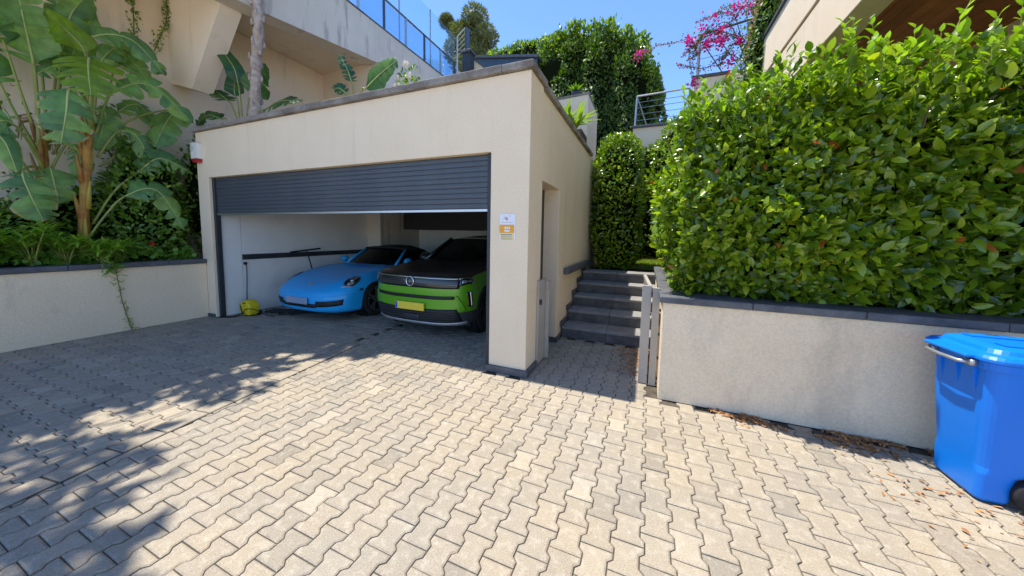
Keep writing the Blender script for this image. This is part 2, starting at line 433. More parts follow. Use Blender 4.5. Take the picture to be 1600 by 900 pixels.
class MB:
    def __init__(self):
        self.v, self.f = [], []
    def add(self, verts, faces):
        k = len(self.v)
        self.v += [tuple(map(float, p)) for p in verts]
        self.f += [tuple(i + k for i in f) for f in faces]
        return self
    def box(self, x0, x1, y0, y1, z0, z1):
        v = [(x0, y0, z0), (x1, y0, z0), (x1, y1, z0), (x0, y1, z0), (x0, y0, z1), (x1, y0, z1), (x1, y1, z1), (x0, y1, z1)]
        return self.add(v, [(3, 2, 1, 0), (4, 5, 6, 7), (0, 1, 5, 4), (1, 2, 6, 5), (2, 3, 7, 6), (3, 0, 4, 7)])
    def prism(self, poly, axis, a, b):
        # poly: 2d points counter-clockwise; axis: the extrusion axis
        def p3(p, d):
            return {'x': (d, p[0], p[1]), 'y': (p[0], d, p[1]), 'z': (p[0], p[1], d)}[axis]
        n = len(poly)
        v = [p3(p, a) for p in poly] + [p3(p, b) for p in poly]
        f = [tuple(range(n)) if axis == 'y' else tuple(reversed(range(n))),
             tuple(reversed(range(n, 2 * n))) if axis == 'y' else tuple(range(n, 2 * n))]
        for i in range(n):
            j = (i + 1) % n
            f.append((i, i + n, j + n, j) if axis == 'y' else (i, j, j + n, i + n))
        return self.add(v, f)
    def beam(self, p, q, w, h, up=(0, 0, 1)):
        p, q = Vector(p), Vector(q)
        d = (q - p).normalized()
        s = d.cross(Vector(up))
        if s.length < 1e-4:
            s = d.cross(Vector((1, 0, 0)))
        s.normalize()
        u = s.cross(d)
        v = []
        for c in (p, q):
            for a, b in ((-1, -1), (1, -1), (1, 1), (-1, 1)):
                v.append(c + s * (a * w / 2) + u * (b * h / 2))
        return self.add(v, [(0, 1, 2, 3), (7, 6, 5, 4), (0, 4, 5, 1), (1, 5, 6, 2), (2, 6, 7, 3), (3, 7, 4, 0)])
    def tube(self, pts, rad, n=8, cap=True):
        pts = [Vector(p) for p in pts]
        if not hasattr(rad, '__len__'):
            rad = [rad] * len(pts)
        k = len(self.v)
        prev = None
        for i, p in enumerate(pts):
            d = (pts[min(i + 1, len(pts) - 1)] - pts[max(i - 1, 0)]).normalized()
            if prev is None:
                s = d.cross(Vector((0, 0, 1)))
                if s.length < 1e-3:
                    s = d.cross(Vector((1, 0, 0)))
            else:
                s = prev - d * prev.dot(d)
            s.normalize()
            prev = s
            u = d.cross(s)
            for j in range(n):
                a = 2 * math.pi * j / n
                self.v.append(tuple(p + (s * math.cos(a) + u * math.sin(a)) * rad[i]))
        for i in range(len(pts) - 1):
            for j in range(n):
                a, b = k + i * n + j, k + i * n + (j + 1) % n
                self.f.append((a, b, b + n, a + n))
        if cap:
            self.f.append(tuple(k + j for j in reversed(range(n))))
            e = k + (len(pts) - 1) * n
            self.f.append(tuple(e + j for j in range(n)))
        return self
    def lathe(self, prof, origin, axis, n=24):
        # prof: (radius, distance along axis)
        ax = Vector(axis).normalized()
        s = ax.orthogonal().normalized()
        u = ax.cross(s)
        o = Vector(origin)
        k = len(self.v)
        for r, h in prof:
            for j in range(n):
                a = 2 * math.pi * j / n
                self.v.append(tuple(o + ax * h + (s * math.cos(a) + u * math.sin(a)) * r))
        for i in range(len(prof) - 1):
            for j in range(n):
                a, b = k + i * n + j, k + i * n + (j + 1) % n
                self.f.append((a, b, b + n, a + n))
        return self
    def build(self, name, material, parent=None, smooth=False, local=False):
        return mesh_obj(name, self.v, self.f, material, parent, smooth, local)

def box(name, x0, x1, y0, y1, z0, z1, material, parent=None, b=0.0, local=False):
    o = MB().box(x0, x1, y0, y1, z0, z1).build(name, material, parent, local=local)
    if b:
        bev(o, b)
    return o

def bez(pts, n):
    P = np.array(pts, float)
    out = []
    ext = np.vstack([2 * P[0] - P[1], P, 2 * P[-1] - P[-2]])
    m = len(P) - 1
    for i in range(n + 1):
        t = i / n * m
        k = min(int(t), m - 1)
        s = t - k
        a, b, c, d = ext[k], ext[k + 1], ext[k + 2], ext[k + 3]
        out.append(0.5 * ((2 * b) + (c - a) * s + (2 * a - 5 * b + 4 * c - d) * s * s + (-a + 3 * b - 3 * c + d) * s ** 3))
    return np.array(out)

# --- many small leaves in one mesh
def leaf_tmpl(w=0.42, segs=4, bend=0.18, fold=0.25, tip=0.5):
    v, f = [], []
    for i in range(segs + 1):
        t = i / segs
        hw = w / 2 * (math.sin(math.pi * min(1, t ** 0.8)) ** 0.75) if 0 < t < 1 else (0.02 if t == 0 else 0.012)
        z = -bend * t * t
        v += [(-hw, t, z + fold * hw), (0, t, z), (hw, t, z + fold * hw)]
    for i in range(segs):
        a = i * 3
        f += [(a, a + 1, a + 4, a + 3), (a + 1, a + 2, a + 5, a + 4)]
    return np.array(v), np.array(f)

T_HEDGE = leaf_tmpl(0.50, 4, 0.20, 0.32)
T_MID = leaf_tmpl(0.50, 3, 0.2, 0.3)
T_LOW = leaf_tmpl(0.55, 2, 0.15, 0.3)
T_NARROW = leaf_tmpl(0.16, 3, 0.25, 0.2)
T_ROUND = leaf_tmpl(0.95, 3, 0.1, 0.12)
T_NEEDLE = leaf_tmpl(0.10, 2, 0.05, 0.0)

def unit(a):
    return a / np.maximum(np.linalg.norm(a, axis=-1, keepdims=True), 1e-9)

def frames(d, n):
    y = unit(d)
    z = unit(n - (n * y).sum(1, keepdims=True) * y)
    x = np.cross(y, z)
    return x, y, z

def leaf_mesh(name, tm, pos, d, n, sc, material, parent=None, kind=None, smooth=True):
    tv, tf = tm
    x, y, z = frames(d, n)
    N, K = len(pos), len(tv)
    sc = np.asarray(sc).reshape(-1, 1, 1)
    v = pos[:, None, :] + sc * (tv[None, :, 0:1] * x[:, None, :] + tv[None, :, 1:2] * y[:, None, :] + tv[None, :, 2:3] * z[:, None, :])
    v = v.reshape(-1, 3)
    f = (tf[None] + (np.arange(N) * K)[:, None, None]).reshape(-1, tf.shape[1])
    me = bpy.data.meshes.new(name)
    me.vertices.add(len(v))
    me.vertices.foreach_set('co', v.astype(np.float32).ravel())
    me.loops.add(f.size)
    me.loops.foreach_set('vertex_index', f.astype(np.int32).ravel())
    me.polygons.add(len(f))
    me.polygons.foreach_set('loop_start', (np.arange(len(f)) * f.shape[1]).astype(np.int32))
    me.polygons.foreach_set('loop_total', np.full(len(f), f.shape[1], np.int32))
    if smooth:
        me.polygons.foreach_set('use_smooth', np.ones(len(f), bool))
    me.materials.append(M[material])
    me.update(calc_edges=True)
    o = bpy.data.objects.new(name, me)
    COL.objects.link(o)
    attach(o, parent)
    if kind:
        o['kind'] = kind
    return o

def rnd(n, s=1.0):
    return rng.normal(0, s, (n, 3))

def wob(p, f=2.0, ph=0.0):
    return (np.sin(p[:, 0] * 2.3 * f + 1.7 + ph) * np.sin(p[:, 1] * 2.9 * f + .4 + ph) + np.sin(p[:, 2] * 2.6 * f + p[:, 0] * 1.3 * f + ph)
            + 0.5 * np.sin(p[:, 1] * 5.1 * f + p[:, 2] * 4.3 * f + ph)) / 2.5

def ell_pts(n, c, r, lump=0.12, depth=0.12, cut=None):
    """points in the outer skin of a lumpy ellipsoid with their outward normals"""
    q = unit(rng.normal(0, 1, (n, 3)))
    rad = 1 + lump * wob(q * 2.2, 1.6, c[0]) - np.abs(rng.normal(0, depth, n))
    p = np.array(c) + q * np.array(r) * rad[:, None]
    nn = unit(q / np.array(r))
    if cut is not None:
        k = cut(p)
        p, nn = p[k], nn[k]
    return p, nn

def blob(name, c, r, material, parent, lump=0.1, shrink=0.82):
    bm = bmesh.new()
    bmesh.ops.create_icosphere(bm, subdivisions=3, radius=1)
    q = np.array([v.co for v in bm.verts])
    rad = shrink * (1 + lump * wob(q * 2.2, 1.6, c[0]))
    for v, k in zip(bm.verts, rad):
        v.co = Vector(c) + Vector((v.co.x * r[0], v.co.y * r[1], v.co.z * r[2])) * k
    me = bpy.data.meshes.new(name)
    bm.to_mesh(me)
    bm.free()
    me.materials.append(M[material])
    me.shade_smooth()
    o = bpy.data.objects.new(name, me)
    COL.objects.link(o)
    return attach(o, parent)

def lay(n, nn, up=0.6, out=0.5, jit=0.55):
    """leaf axis and leaf normal for leaves clothing a surface of normals nn"""
    d = unit(nn * out + np.array([0, 0, up]) + rnd(n, jit))
    m = unit(nn * 0.9 + np.array([0, 0, 0.55]) + rnd(n, 0.45))
    return d, m

# ================================================================== THE SETTING
tag(MB().add([(-300, -300, -.06), (300, -300, -.06), (300, 600, -.06), (-300, 600, -.06)], [(0, 1, 2, 3)]).build('ground', 'earth'), kind='structure')

tag(MB().add([(-40, -60, -.02), (60, -60, -.02), (60, -5.1, -.02), (-40, -5.1, -.02)], [(0, 1, 2, 3)]).build('bounce_ground', 'bounce_ground'), kind='structure')  # unseen pale ground added to bounce warm sunlight onto the walls
# ---- driveway of double-T pavers
drive = MB().add([(-.44, -5.4, -.010), (14, -5.4, -.010), (14, .12, -.010), (-.44, .12, -.010),
                  (0, .12, -.010), (7.17, .12, -.010), (7.17, 1.6, -.010), (0, 1.6, -.010), (5.56, 1.6, -.010), (0, 5.0, -.010), (5.56, 5.0, -.010)],
                 [(0, 1, 2, 3), (4, 5, 6, 7), (7, 8, 10, 9)]).build('driveway', 'joint')
tag(drive, kind='structure')
PL, PW, PA = 0.177, 0.140, 0.0115
def paver_mesh(name, gap=0.005):
    l, w, a, t = PL / 2 - gap * .35, PW / 2 - gap / 2, PA, PL * 0.06
    q = PL / 4
    prof = [(w + a, -l), (w + a, -q - t), (w - a, -q + t), (w - a, q - t), (w + a, q + t), (w + a, l)]
    poly = prof + [(-x, y) for x, y in reversed(prof)]
    n = len(poly)
    def ring(s, z):
        out = []
        for i in range(n):
            p0, p1, p2 = Vector(poly[i - 1]), Vector(poly[i]), Vector(poly[(i + 1) % n])
            e1, e2 = (p1 - p0).normalized(), (p2 - p1).normalized()
            n1, n2 = Vector((e1.y, -e1.x)), Vector((e2.y, -e2.x))
            b = (n1 + n2).normalized()
            k = s / max(0.35, b.dot(n1))
            out.append((p1.x - b.x * k, p1.y - b.y * k, z))
        return out
    v = ring(0, -.012) + ring(0.0012, -.0045) + ring(0.009, 0)
    f = []
    for k in (0, n):
        for i in range(n):
            j = (i + 1) % n
            f.append((k + i, k + j, k + n + j, k + n + i))
    m = 2 * n
    # top: two wide ends and the waist as convex pieces
    f += [(m + 0, m + 1, m + 10, m + 11), (m + 1, m + 2, m + 9, m + 10), (m + 2, m + 3, m + 8, m + 9), (m + 3, m + 4, m + 7, m + 8), (m + 4, m + 5, m + 6, m + 7)]
    return np.array(v), f
pv, pf = paver_mesh('paver')
def strip_x(y):
    return 3.30 - 0.155 * min(y, 0.3)
spots = []
def inside(x, y):
    if y < 0.02: return -.30 < x < 13.5 and not (y > .03 and x > 7.15)
    if y < 1.52: return .03 < x < 5.52 or (5.50 < x < 7.12 and y > .05)
    return .05 < x < 5.5
nx = int(11 / PW) + 2
for i in range(-2, 80):
    x = 3.2 + i * PW
    for j in range(-37, 20):
        y = j * PL + (PL / 2 if i % 2 else 0)
        if x > strip_x(y) + .0 and -5.2 < y < 3.0 and x < 12 and inside(x, y):
            spots.append((x, y, 0.0))
for j in range(-42, 25):
    y = j * PW + .06
    for i in range(-4, 28):
        x = -.2 + i * PL + (PL / 2 if j % 2 else 0)
        if x < strip_x(y) - .02 and -5.2 < y < 3.0 and inside(x, y):
            spots.append((x, y, math.pi / 2))
# pavers buried under the pillars
spots = [s for s in spots if not (5.40 < s[0] < 5.83 and -.04 < s[1] < .46) and not (s[0] < .02 and s[1] > -.03)]
_Rc = np.array([_r, _u, _f])
def on_screen(p):
    c = _Rc @ (np.array(p) - np.array(CAM))
    if c[2] < .2: return None
    return 800 + FPX * c[0] / c[2], PY - FPX * c[1] / c[2], c[2]
def seen(p, m=10):
    s = on_screen(p)
    return s is not None and -m < s[0] < 1600 + m and -m < s[1] < 900 + m
order = sorted(range(len(spots)), key=lambda k: (0 if seen((spots[k][0], spots[k][1], 0)) else 1, (Vector((spots[k][0], spots[k][1], 0)) - CAM).length))
near, far = order[:300], order[300:]
pm = bpy.data.meshes.new('paver')
pm.from_pydata([tuple(v) for v in pv], [], pf)
pm.materials.append(M['paver'])
def tilt():
    return random.gauss(0, .006), random.gauss(0, .006), random.gauss(0, .0011)
for k in near:
    x, y, a = spots[k]
    tx, ty, dz = tilt()
    share('paver', pm, drive, Matrix.Translation((x, y, dz)) @ Matrix.Rotation(a, 4, 'Z') @ Matrix.Rotation(tx, 4, 'X') @ Matrix.Rotation(ty, 4, 'Y'))
vv, ff = [], []
pvh = [Vector(v) for v in pv]
for k in far:
    x, y, a = spots[k]
    tx, ty, dz = tilt()
    mt = Matrix.Translation((x, y, dz)) @ Matrix.Rotation(a, 4, 'Z') @ Matrix.Rotation(tx, 4, 'X') @ Matrix.Rotation(ty, 4, 'Y')
    b = len(vv)
    vv += [tuple(mt @ v) for v in pvh]
    ff += [tuple(i + b for i in f) for f in pf]
tag(mesh_obj('paver_field', vv, ff, 'paver', drive), kind='stuff')
# straight course between the two fields, set in a dark mortar bed
ca = math.atan(.155)
p0, p1 = Vector((strip_x(.02), .02, 0)), Vector((strip_x(-5.2), -5.2, 0))
MB().beam(p0 + Vector((0, 0, -.006)), p1 + Vector((0, 0, -.006)), .196, .018).build('mortar_bed', 'joint', drive)
y = 0.02
while y > -5.2:
    l = random.choice((.20, .24, .28))
    bm = MB().box(-.088, .088, -l / 2 + .004, l / 2 - .004, -.02, .0065).build('border_paver', 'paver', drive)
    bev(bm, .006, 1)
    yc = y - l / 2 * math.cos(ca)
    bm.matrix_basis = Matrix.Translation((strip_x(yc), yc, random.gauss(0, .0008))) @ Matrix.Rotation(ca + random.gauss(0, .006), 4, 'Z')
    y -= l * math.cos(ca)

# ---- earth banks, lawn and hillside behind
tag(MB().add([(5.85, 3.5, .86), (30, 3.5, .86), (30, 40, .86), (5.85, 40, .86)], [(0, 1, 2, 3)]).build('garden_soil', 'soil'), kind='structure')
def hill():
    v, f = [], []
    xs, ys = np.linspace(-40, 40, 41), np.linspace(12, 90, 40)
    for yy in ys:
        for xx in xs:
            v.append((xx, yy, 1.0 + 5.2 * min(1, max(0, (yy - 12) / 4)) + (yy - 12) * 0.08 + .3 * math.sin(xx * .3) * math.sin(yy * .2)))
    for i in range(len(ys) - 1):
        for j in range(len(xs) - 1):
            a = i * 41 + j
            f.append((a, a + 1, a + 42, a + 41))
    return mesh_obj('hillside', v, f, 'earth', smooth=True)
tag(hill(), kind='structure')
tag(MB().add([(5.9, 4.0, .885), (12, 4.0, .885), (12, 6.9, .885), (5.9, 6.9, .885)], [(0, 1, 2, 3)]).build('lawn', 'grass'), kind='structure')
n = 14000
gp = np.c_[rng.uniform(6.1, 8.4, n), rng.uniform(3.8, 6.8, n) , np.full(n, .885)]
gp = gp[rng.random(n) < np.clip((gp[:, 1] - 3.9) * 2, 0, 1)]
gd = unit(np.c_[rnd(len(gp), .35)[:, :2], np.ones(len(gp))])
gr = leaf_mesh('lawn_grass', T_NEEDLE, gp, gd, unit(rnd(len(gp))), rng.uniform(.04, .09, len(gp)), 'grass')
tag(gr, 'short sunlit yellow-green grass behind the dark steps', 'grass', kind='stuff')

# ================================================================== GARAGE
W, HD, HT, XL, XR = 5.39, 2.435, 3.212, -0.3205, 5.836
gar = empty('garage', (2.75, 0, 0), 'beige rendered garage with half open dark roller shutter and sloping coping', 'garage')
fw = MB().prism([(XL, 0), (0, 0), (0, HD), (W, HD), (W, 0), (XR, 0), (XR, HT), (XL, HT)], 'y', 0, .43).build('front_wall', 'stucco', gar)
bev(fw, .008, 2)
sw = MB().prism([(.432, 0), (.50, 0), (.50, 2.19), (1.30, 2.19), (1.30, 0), (5.2, 0), (5.2, HT - .02), (.432, HT - .02)], 'x', 5.56, 5.822).build('side_wall', 'stucco', gar)
bev(sw, .006, 2)
box('side_wall', -.31, -.02, .432, 5.2, 0, HT - .02, 'stucco', gar)
box('back_wall', -.02, 5.56, 5.0, 5.2, 0, 2.72, 'white_wall', gar)
box('inner_wall', -.018, .02, .432, 4.998, 0, 2.72, 'white_wall', gar)
box('inner_wall', 5.52, 5.558, 1.32, 4.998, 0, 2.72, 'white_wall', gar)
box('inner_jamb', .0005, .022, .125, .425, 0.0, HD - .002, 'white_wall', gar)
box('inner_jamb', W - .022, W - .0005, .125, .425, 0.0, HD - .002, 'white_wall', gar)
box('ceiling', -.018, 5.558, .432, 4.998, 2.722, 2.80, 'white_wall', gar)
box('roof_slab', -.30, 5.80, .434, 5.2, 2.804, 3.05, 'concrete', gar)
box('roof_soil', -.28, 5.54, .44, 5.15, 3.052, 3.12, 'soil', gar)
box('wall_band', .0205, .045, .432, 4.99, 1.00, 1.10, 'anthracite', gar, .004)
# dark bulkhead at the back of the garage
MB().prism([(-.01, 2.71), (.30, 1.66), (5.50, 1.66), (5.50, 2.71)], 'y', 4.30, 4.99).build('bulkhead', 'cladding', gar)
box('pillar_plinth', W - .028, XR + .03, -.03, .44, 0.0, .075, 'slate', gar, .006)
box('wall_plinth', 5.823, 5.85, 1.27, 1.56, 0.0, .075, 'basalt', gar, .004)
box('wall_plinth', 5.60, 5.821, 1.27, 1.298, 0.0, .075, 'basalt', gar, .004)
box('wall_plinth', XL + .11, -.02, -.03, -.001, 0.0, .06, 'basalt', gar, .004)
box('side_door', 5.575, 5.605, .502, 1.298, .01, 2.186, 'anthracite', gar, .004)
box('door_edge_strip', 5.607, 5.70, .501, .525, .01, 2.10, 'black_plastic', gar)
# ledge above the steps
box('wall_ledge', 5.823, 5.905, 1.66, 3.70, .955, 1.05, 'slate', gar, .012)
# roller shutter
for xa, xb, nm in ((.001, .062, 'guide_rail'), (W - .062, W - .001, 'guide_rail')):
    box(nm, xa, xb, .045, .118, 0.004, HD - .002, 'anthracite', gar, .004)
shut = MB().box(.064, W - .064, .085, .105, 1.80, HD - .004).build('roller_shutter', 'anthracite', gar)
tag(shut, 'dark blue-grey ribbed roller shutter pulled half down')
ns = 10
sh = (HD - .006 - 1.835) / ns
slat = MB()
prof = [(.0, 0.0), (.005, .0), (.009, .008), (.010, sh * .5), (.009, sh - .007), (.005, sh - .002), (.0, sh - .002)]
pl = [(-p[0] + .084, p[1]) for p in prof]
slat.prism(list(reversed([(a, b) for a, b in pl])), 'x', .063, W - .063)
slo = slat.build('slat', 'shutter', shut)
slo.location.z = 1.835
for i in range(1, ns):
    s = share('slat', slo.data, shut)
    s.location.z = 1.835 + i * sh
box('bottom_bar', .063, W - .063, .066, .108, 1.800, 1.832, 'alu', shut, .004)
# coping stones
x = XL - .035
while x < XR + .03:
    l = min(0.98, XR + .035 - x)
    if XR + .035 - x - l < .25: l = XR + .035 - x
    c = box('coping_stone', x + .0015, x + l - .0015, -.05, .335, HT + .002, HT + .078 + random.gauss(0, .0015), 'coping', gar, .010)
    x += l
y = .337
while y < 3.76:
    l = min(.95, 3.76 - y)
    dz = -.03 if y > .4 else 0
    z0 = HT + .002 if y < .4 else HT - .018
    c = box('coping_stone', 5.55, XR + (.035 if y < .43 else .032), y + .0015, y + l - .0015, HT - .018 + (.0), HT + .045, 'coping', gar, .010) if y > .4 else None
    if c is None:
        box('coping_stone', 5.55, XR + .035, y + .0015, .47, HT + .002, HT + .078, 'coping', gar, .010)
        y = .472
        continue
    y += l

# alarm siren
sr = empty('alarm_siren', (-.21, -.05, 2.72), 'white alarm siren box with red lens high on garage corner', 'alarm')
MB().prism([(-.300, 2.755), (-.120, 2.755), (-.120, 3.0), (-.135, 3.015), (-.285, 3.015), (-.300, 3.0)], 'y', -.085, -.002).build('housing', 'white_plastic', sr)
hs = MB().add([(-.295, -.087, 2.752), (-.125, -.087, 2.752), (-.125, -.003, 2.752), (-.295, -.003, 2.752), (-.275, -.075, 2.69), (-.150, -.075, 2.69), (-.150, -.003, 2.69), (-.275, -.003, 2.69)],
             [(0, 3, 2, 1), (4, 5, 6, 7), (0, 1, 5, 4), (1, 2, 6, 5), (3, 0, 4, 7)])
bev(hs.build('red_lens', 'red_lens', sr), .012, 3)
mb = MB()
mb.box(-.285, -.262, -.0875, -.0852, 2.975, 2.995)
for i, l in enumerate((.075, .06, .08, .05)):
    mb.box(-.285, -.285 + l, -.0875, -.0852, 2.94 - i * .022, 2.948 - i * .022)
mb.build('printed_text', 'grey_print', sr)

# warning sign on the pillar
sg = empty('wall_sign', (5.60, -.01, 1.48), 'small white and orange notice plate on garage pillar', 'sign')
sx0, sx1, sz0, sz1 = 5.508, 5.692, 1.478, 1.768
box('plate', sx0, sx1, -.008, -.001, sz0, sz1, 'sign_white', sg, .002)
box('orange_band', sx0, sx1 - .012, -.0092, -.0085, sz0 + .085, sz0 + .175, 'sign_orange', sg)
box('yellow_panel', sx0 + .012, sx1 - .016, -.0092, -.0085, sz0 + .006, sz0 + .080, 'sign_yellow', sg)
mb = MB()
for (a, b, c, d) in ((.05, .085, .252, .256), (.045, .075, .238, .242), (.02, .155, .196, .199), (.115, .125, .262, .27)):
    mb.box(sx0 + a, sx0 + b, -.0092, -.0085, sz0 + c, sz0 + d)
x = .016
while x < .15:
    w = random.uniform(.008, .02)
    mb.box(sx0 + x, sx0 + x + w, -.0102, -.0095, sz0 + .062, sz0 + .073)
    x += w + .004
for zz in (.046, .030, .018):
    x = .02
    while x < .14:
        w = random.uniform(.006, .016)
        mb.box(sx0 + x, sx0 + x + w, -.0102, -.0095, sz0 + zz, sz0 + zz + .005)
        x += w + .004
mb.build('print', 'grey_print', sg)
mb = MB()
mb.prism([(sx0 + .085 + .018 * math.cos(a), sz0 + .235 + .018 * math.sin(a)) for a in np.linspace(0.8, 5.5, 10)], 'y', -.0092, -.0085)
mb.build('logo', mat('logo_red', (.62, .32, .25), rough=.4), sg)
mb = MB()
for dx in (-.022, .0, .024):
    mb.prism([(sx0 + .09 + dx + .010 * math.cos(a), sz0 + .140 + .014 * math.sin(a)) for a in np.linspace(0, 6.2, 10)], 'y', -.0102, -.0094)
mb.box(sx0 + .06, sx0 + .12, -.0102, -.0094, sz0 + .100, sz0 + .116)
mb.build('pictogram', 'sign_white', sg)

# ================================================================== PLANTER WALLS
def wall_stones(parent, name, axis, a0, a1, b0, b1, z0, z1, m, step=.9, bv=.012):
    a = a0
    while a < a1 - 1e-4:
        l = min(step, a1 - a)
        if a1 - a - l < .2: l = a1 - a
        j = random.gauss(0, .0012)
        if axis == 'x':
            box(name, a + .0012, a + l - .0012, b0 + j, b1 + j, z0, z1 + random.gauss(0, .001), m, parent, bv)
        else:
            box(name, b0 + j, b1 + j, a + .0012, a + l - .0012, z0, z1 + random.gauss(0, .001), m, parent, bv)
        a += l
pw1 = empty('planter_wall', (-.3, -3, 0), 'low beige planter wall with slate coping below the banana plants', 'wall')
bev(MB().box(-.44, -.2156, -7.5, -.003, 0, .955).build('wall_body', 'stucco_wall', pw1), .006)
wall_stones(pw1, 'coping_stone', 'y', -7.5, -.004, -.47, -.178, .957, 1.030, 'slate', 1.0)
box('planter_soil', -1.5, -.44, -7.5, 5.2, 0, .93, 'soil', pw1)
pw2 = empty('planter_wall', (9, .1, 0), 'rough beige retaining wall with slate coping under the big hedge', 'wall')
bev(MB().prism([(7.16, .087), (14, .087), (14, .33), (7.40, .33), (7.40, 3.5), (7.16, 3.5)], 'z', 0, .938).build('wall_body', 'stucco_wall', pw2), .006)
wall_stones(pw2, 'coping_stone', 'x', 7.128, 14, .050, .40, .940, 1.004, 'slate', .72)
wall_stones(pw2, 'coping_stone', 'y', .403, 3.45, 7.128, 7.43, .940, 1.003, 'slate', .72)
box('planter_soil', 7.40, 14, .33, 9, .1, .90, 'soil', pw2)

# ================================================================== STEPS
st = empty('garden_steps', (6.5, 1.56, 0), 'five dark basalt steps between garage and hedge wall', 'steps')
Y0, TR, RS = 1.56, .39, .176
for i in range(5):
    yy, zz = Y0 + TR * i, RS * i
    for (xa, xb) in ((5.852, 6.50), (6.503, 7.157)):
        box('riser', xa, xb, yy + .018, yy + .07, zz + .001, zz + RS - .042, 'basalt', st, .003)
        box('tread', xa, xb, yy, yy + TR + .016 if i < 4 else yy + .42, zz + RS - .040, zz + RS, 'tread', st, .007)
    # stepped skirting on the garage wall
    box('skirting', 5.8235, 5.850, yy - .03, yy + TR - .032, zz + RS + .001 - (RS if i == 0 else 0) * 0, zz + RS + .075, 'basalt', st, .003)
box('step_core', 5.86, 7.15, Y0 + .08, 3.45, -.02, .12, 'concrete', st)
for i in range(1, 5):
    box('step_core', 5.86, 7.15, Y0 + TR * i + .08, 3.46, RS * i - .055, RS * (i + 1) - .045, 'concrete', st)

# ================================================================== GARDEN GATE (open, folded back along the wall)
gt = empty('garden_gate', (7.02, .40, 0), 'open grey metal garden gate seen edge on beside the steps', 'gate')
g0, g1 = Vector((7.045, .42, 0)), Vector((6.985, 1.46, 0))
box('stile', 6.972, 7.060, .365, .405, .012, 1.048, 'gate_grey', gt, .003)
MB().beam(g0 + Vector((0, 0, 1.03)), g1 + Vector((0, 0, 1.03)), .035, .035).build('top_rail', 'gate_grey', gt)
MB().beam(g0 + Vector((0, 0, .12)), g1 + Vector((0, 0, .12)), .035, .05).build('bottom_rail', 'gate_grey', gt)
for i in range(9):
    p = g0.lerp(g1, (i + .5) / 9)
    MB().beam(p + Vector((0, 0, .06)), p + Vector((0, 0, 1.0)), .02, .085, up=(g1 - g0)).build('slat', 'gate_grey', gt)
for z in (.10, .42, .75, .97):
    MB().tube([(7.063, .36, z), (7.063, .41, z)], .008, 8).build('bolt', 'anthracite', gt)
gp1 = empty('gate_post', (7.10, .38, 0), 'flat grey gate post against end of retaining wall', 'post')
box('post', 7.074, 7.142, .365, .405, 0, 1.030, 'gate_grey', gp1, .003)
for z in (.08, .3, .55, .8, .96):
    box('fixing_bracket', 7.143, 7.159, .37, .40, z - .012, z + .012, 'anthracite', gp1)
gp2 = empty('gate_post', (5.88, .4, 0), 'flat grey gate post fixed to garage pillar', 'post')
box('post', 5.8385, 5.868, .33, .62, .03, 1.02, 'gate_grey', gp2, .003)
box('post_flange', 5.8695, 5.915, .575, .62, .03, 1.0, 'gate_grey', gp2, .003)
box('latch', 5.8695, 5.895, .34, .37, .74, .80, 'anthracite', gp2, .002)

# ================================================================== HOUSE ON THE LEFT (terrace on a concrete slab)
hl = empty('terrace_house', (-2, 1, 0), 'concrete house with deep terrace slab and slanted bracket above the garage', 'house')
box('wall', -1.9, -1.5, -4.6, 3.40, 0, 5.86, 'house_plaster', hl)
box('wall', -1.9, .46, 3.41, 7.06, 0, 6.72, 'concrete', hl)
box('recess_wall', -1.498, .455, 3.395, 3.408, 3.05, 5.86, 'house_plaster', hl)
box('terrace_slab', -6, .20, -3.4, 3.40, 5.87, 6.67, 'house_plaster', hl)
# edge beam, its underside rising a little to the back
ys = (-3.4, .6, 3.30)
zb = (5.05, 5.39, 5.80)
mb = MB()
sec = []
for yy, z in zip(ys, zb):
    sec += [(.205, yy, z - .03), (.50, yy, z), (.50, yy, 6.72), (.205, yy, 6.72)]
mb.add(sec, [(0, 1, 2, 3), (0, 4, 5, 1), (1, 5, 6, 2), (2, 6, 7, 3), (3, 7, 4, 0), (4, 8, 9, 5), (5, 9, 10, 6), (6, 10, 11, 7), (7, 11, 8, 4), (11, 10, 9, 8)])
mb.build('edge_beam', 'concrete', hl)
box('edge_beam_end', .205, .50, 3.302, 3.408, 5.81, 6.72, 'concrete', hl)
box('wall_face', .461, .50, 3.41, 7.06, 3.0, 6.72, 'concrete', hl)
MB().prism([(-1.499, 4.30), (-.80, 4.10), (.202, 5.30), (.202, 5.868), (-1.499, 5.868)], 'y', .21, .52).build('bracket_wall', 'house_plaster', hl)
# slate strip on the parapet
wall_stones(hl, 'coping_strip', 'y', -3.4, 7.06, .42, .52, 6.722, 6.752, 'slate', 1.6, .006)
# glass balustrade
bl = empty('glass_balustrade', (.66, 3, 6.63), 'blue glass balustrade with dark posts along the terrace edge', 'railing')
py = [1.19 + i * .82 for i in range(8)]
for i, yy in enumerate(py):
    box('post', .440, .490, yy - .022, yy + .022, 6.753, 7.50, 'rail_blue' if i % 2 == 1 else 'steel', bl)
    if i < len(py) - 1:
        box('glass_pane', .458, .470, yy + .03, yy + .79, 6.78, 7.475, 'glass', bl)
box('handrail', .440, .490, 1.15, 6.98, 7.502, 7.535, 'rail_blue', bl, .006)
# tall glass wind screen further in
wsn = empty('wind_screen', (.1, 5, 6.6), 'tall frameless glass wind screen behind the balustrade', 'screen')
for i in range(3):
    y0 = 3.2 + i * 1.45
    box('glass_pane', .09, .102, y0, y0 + 1.42, 6.56, 8.80, 'screen_glass', wsn)
    box('post', .08, .112, y0 - .03, y0 - .002, 6.56, 8.82, 'steel', wsn)
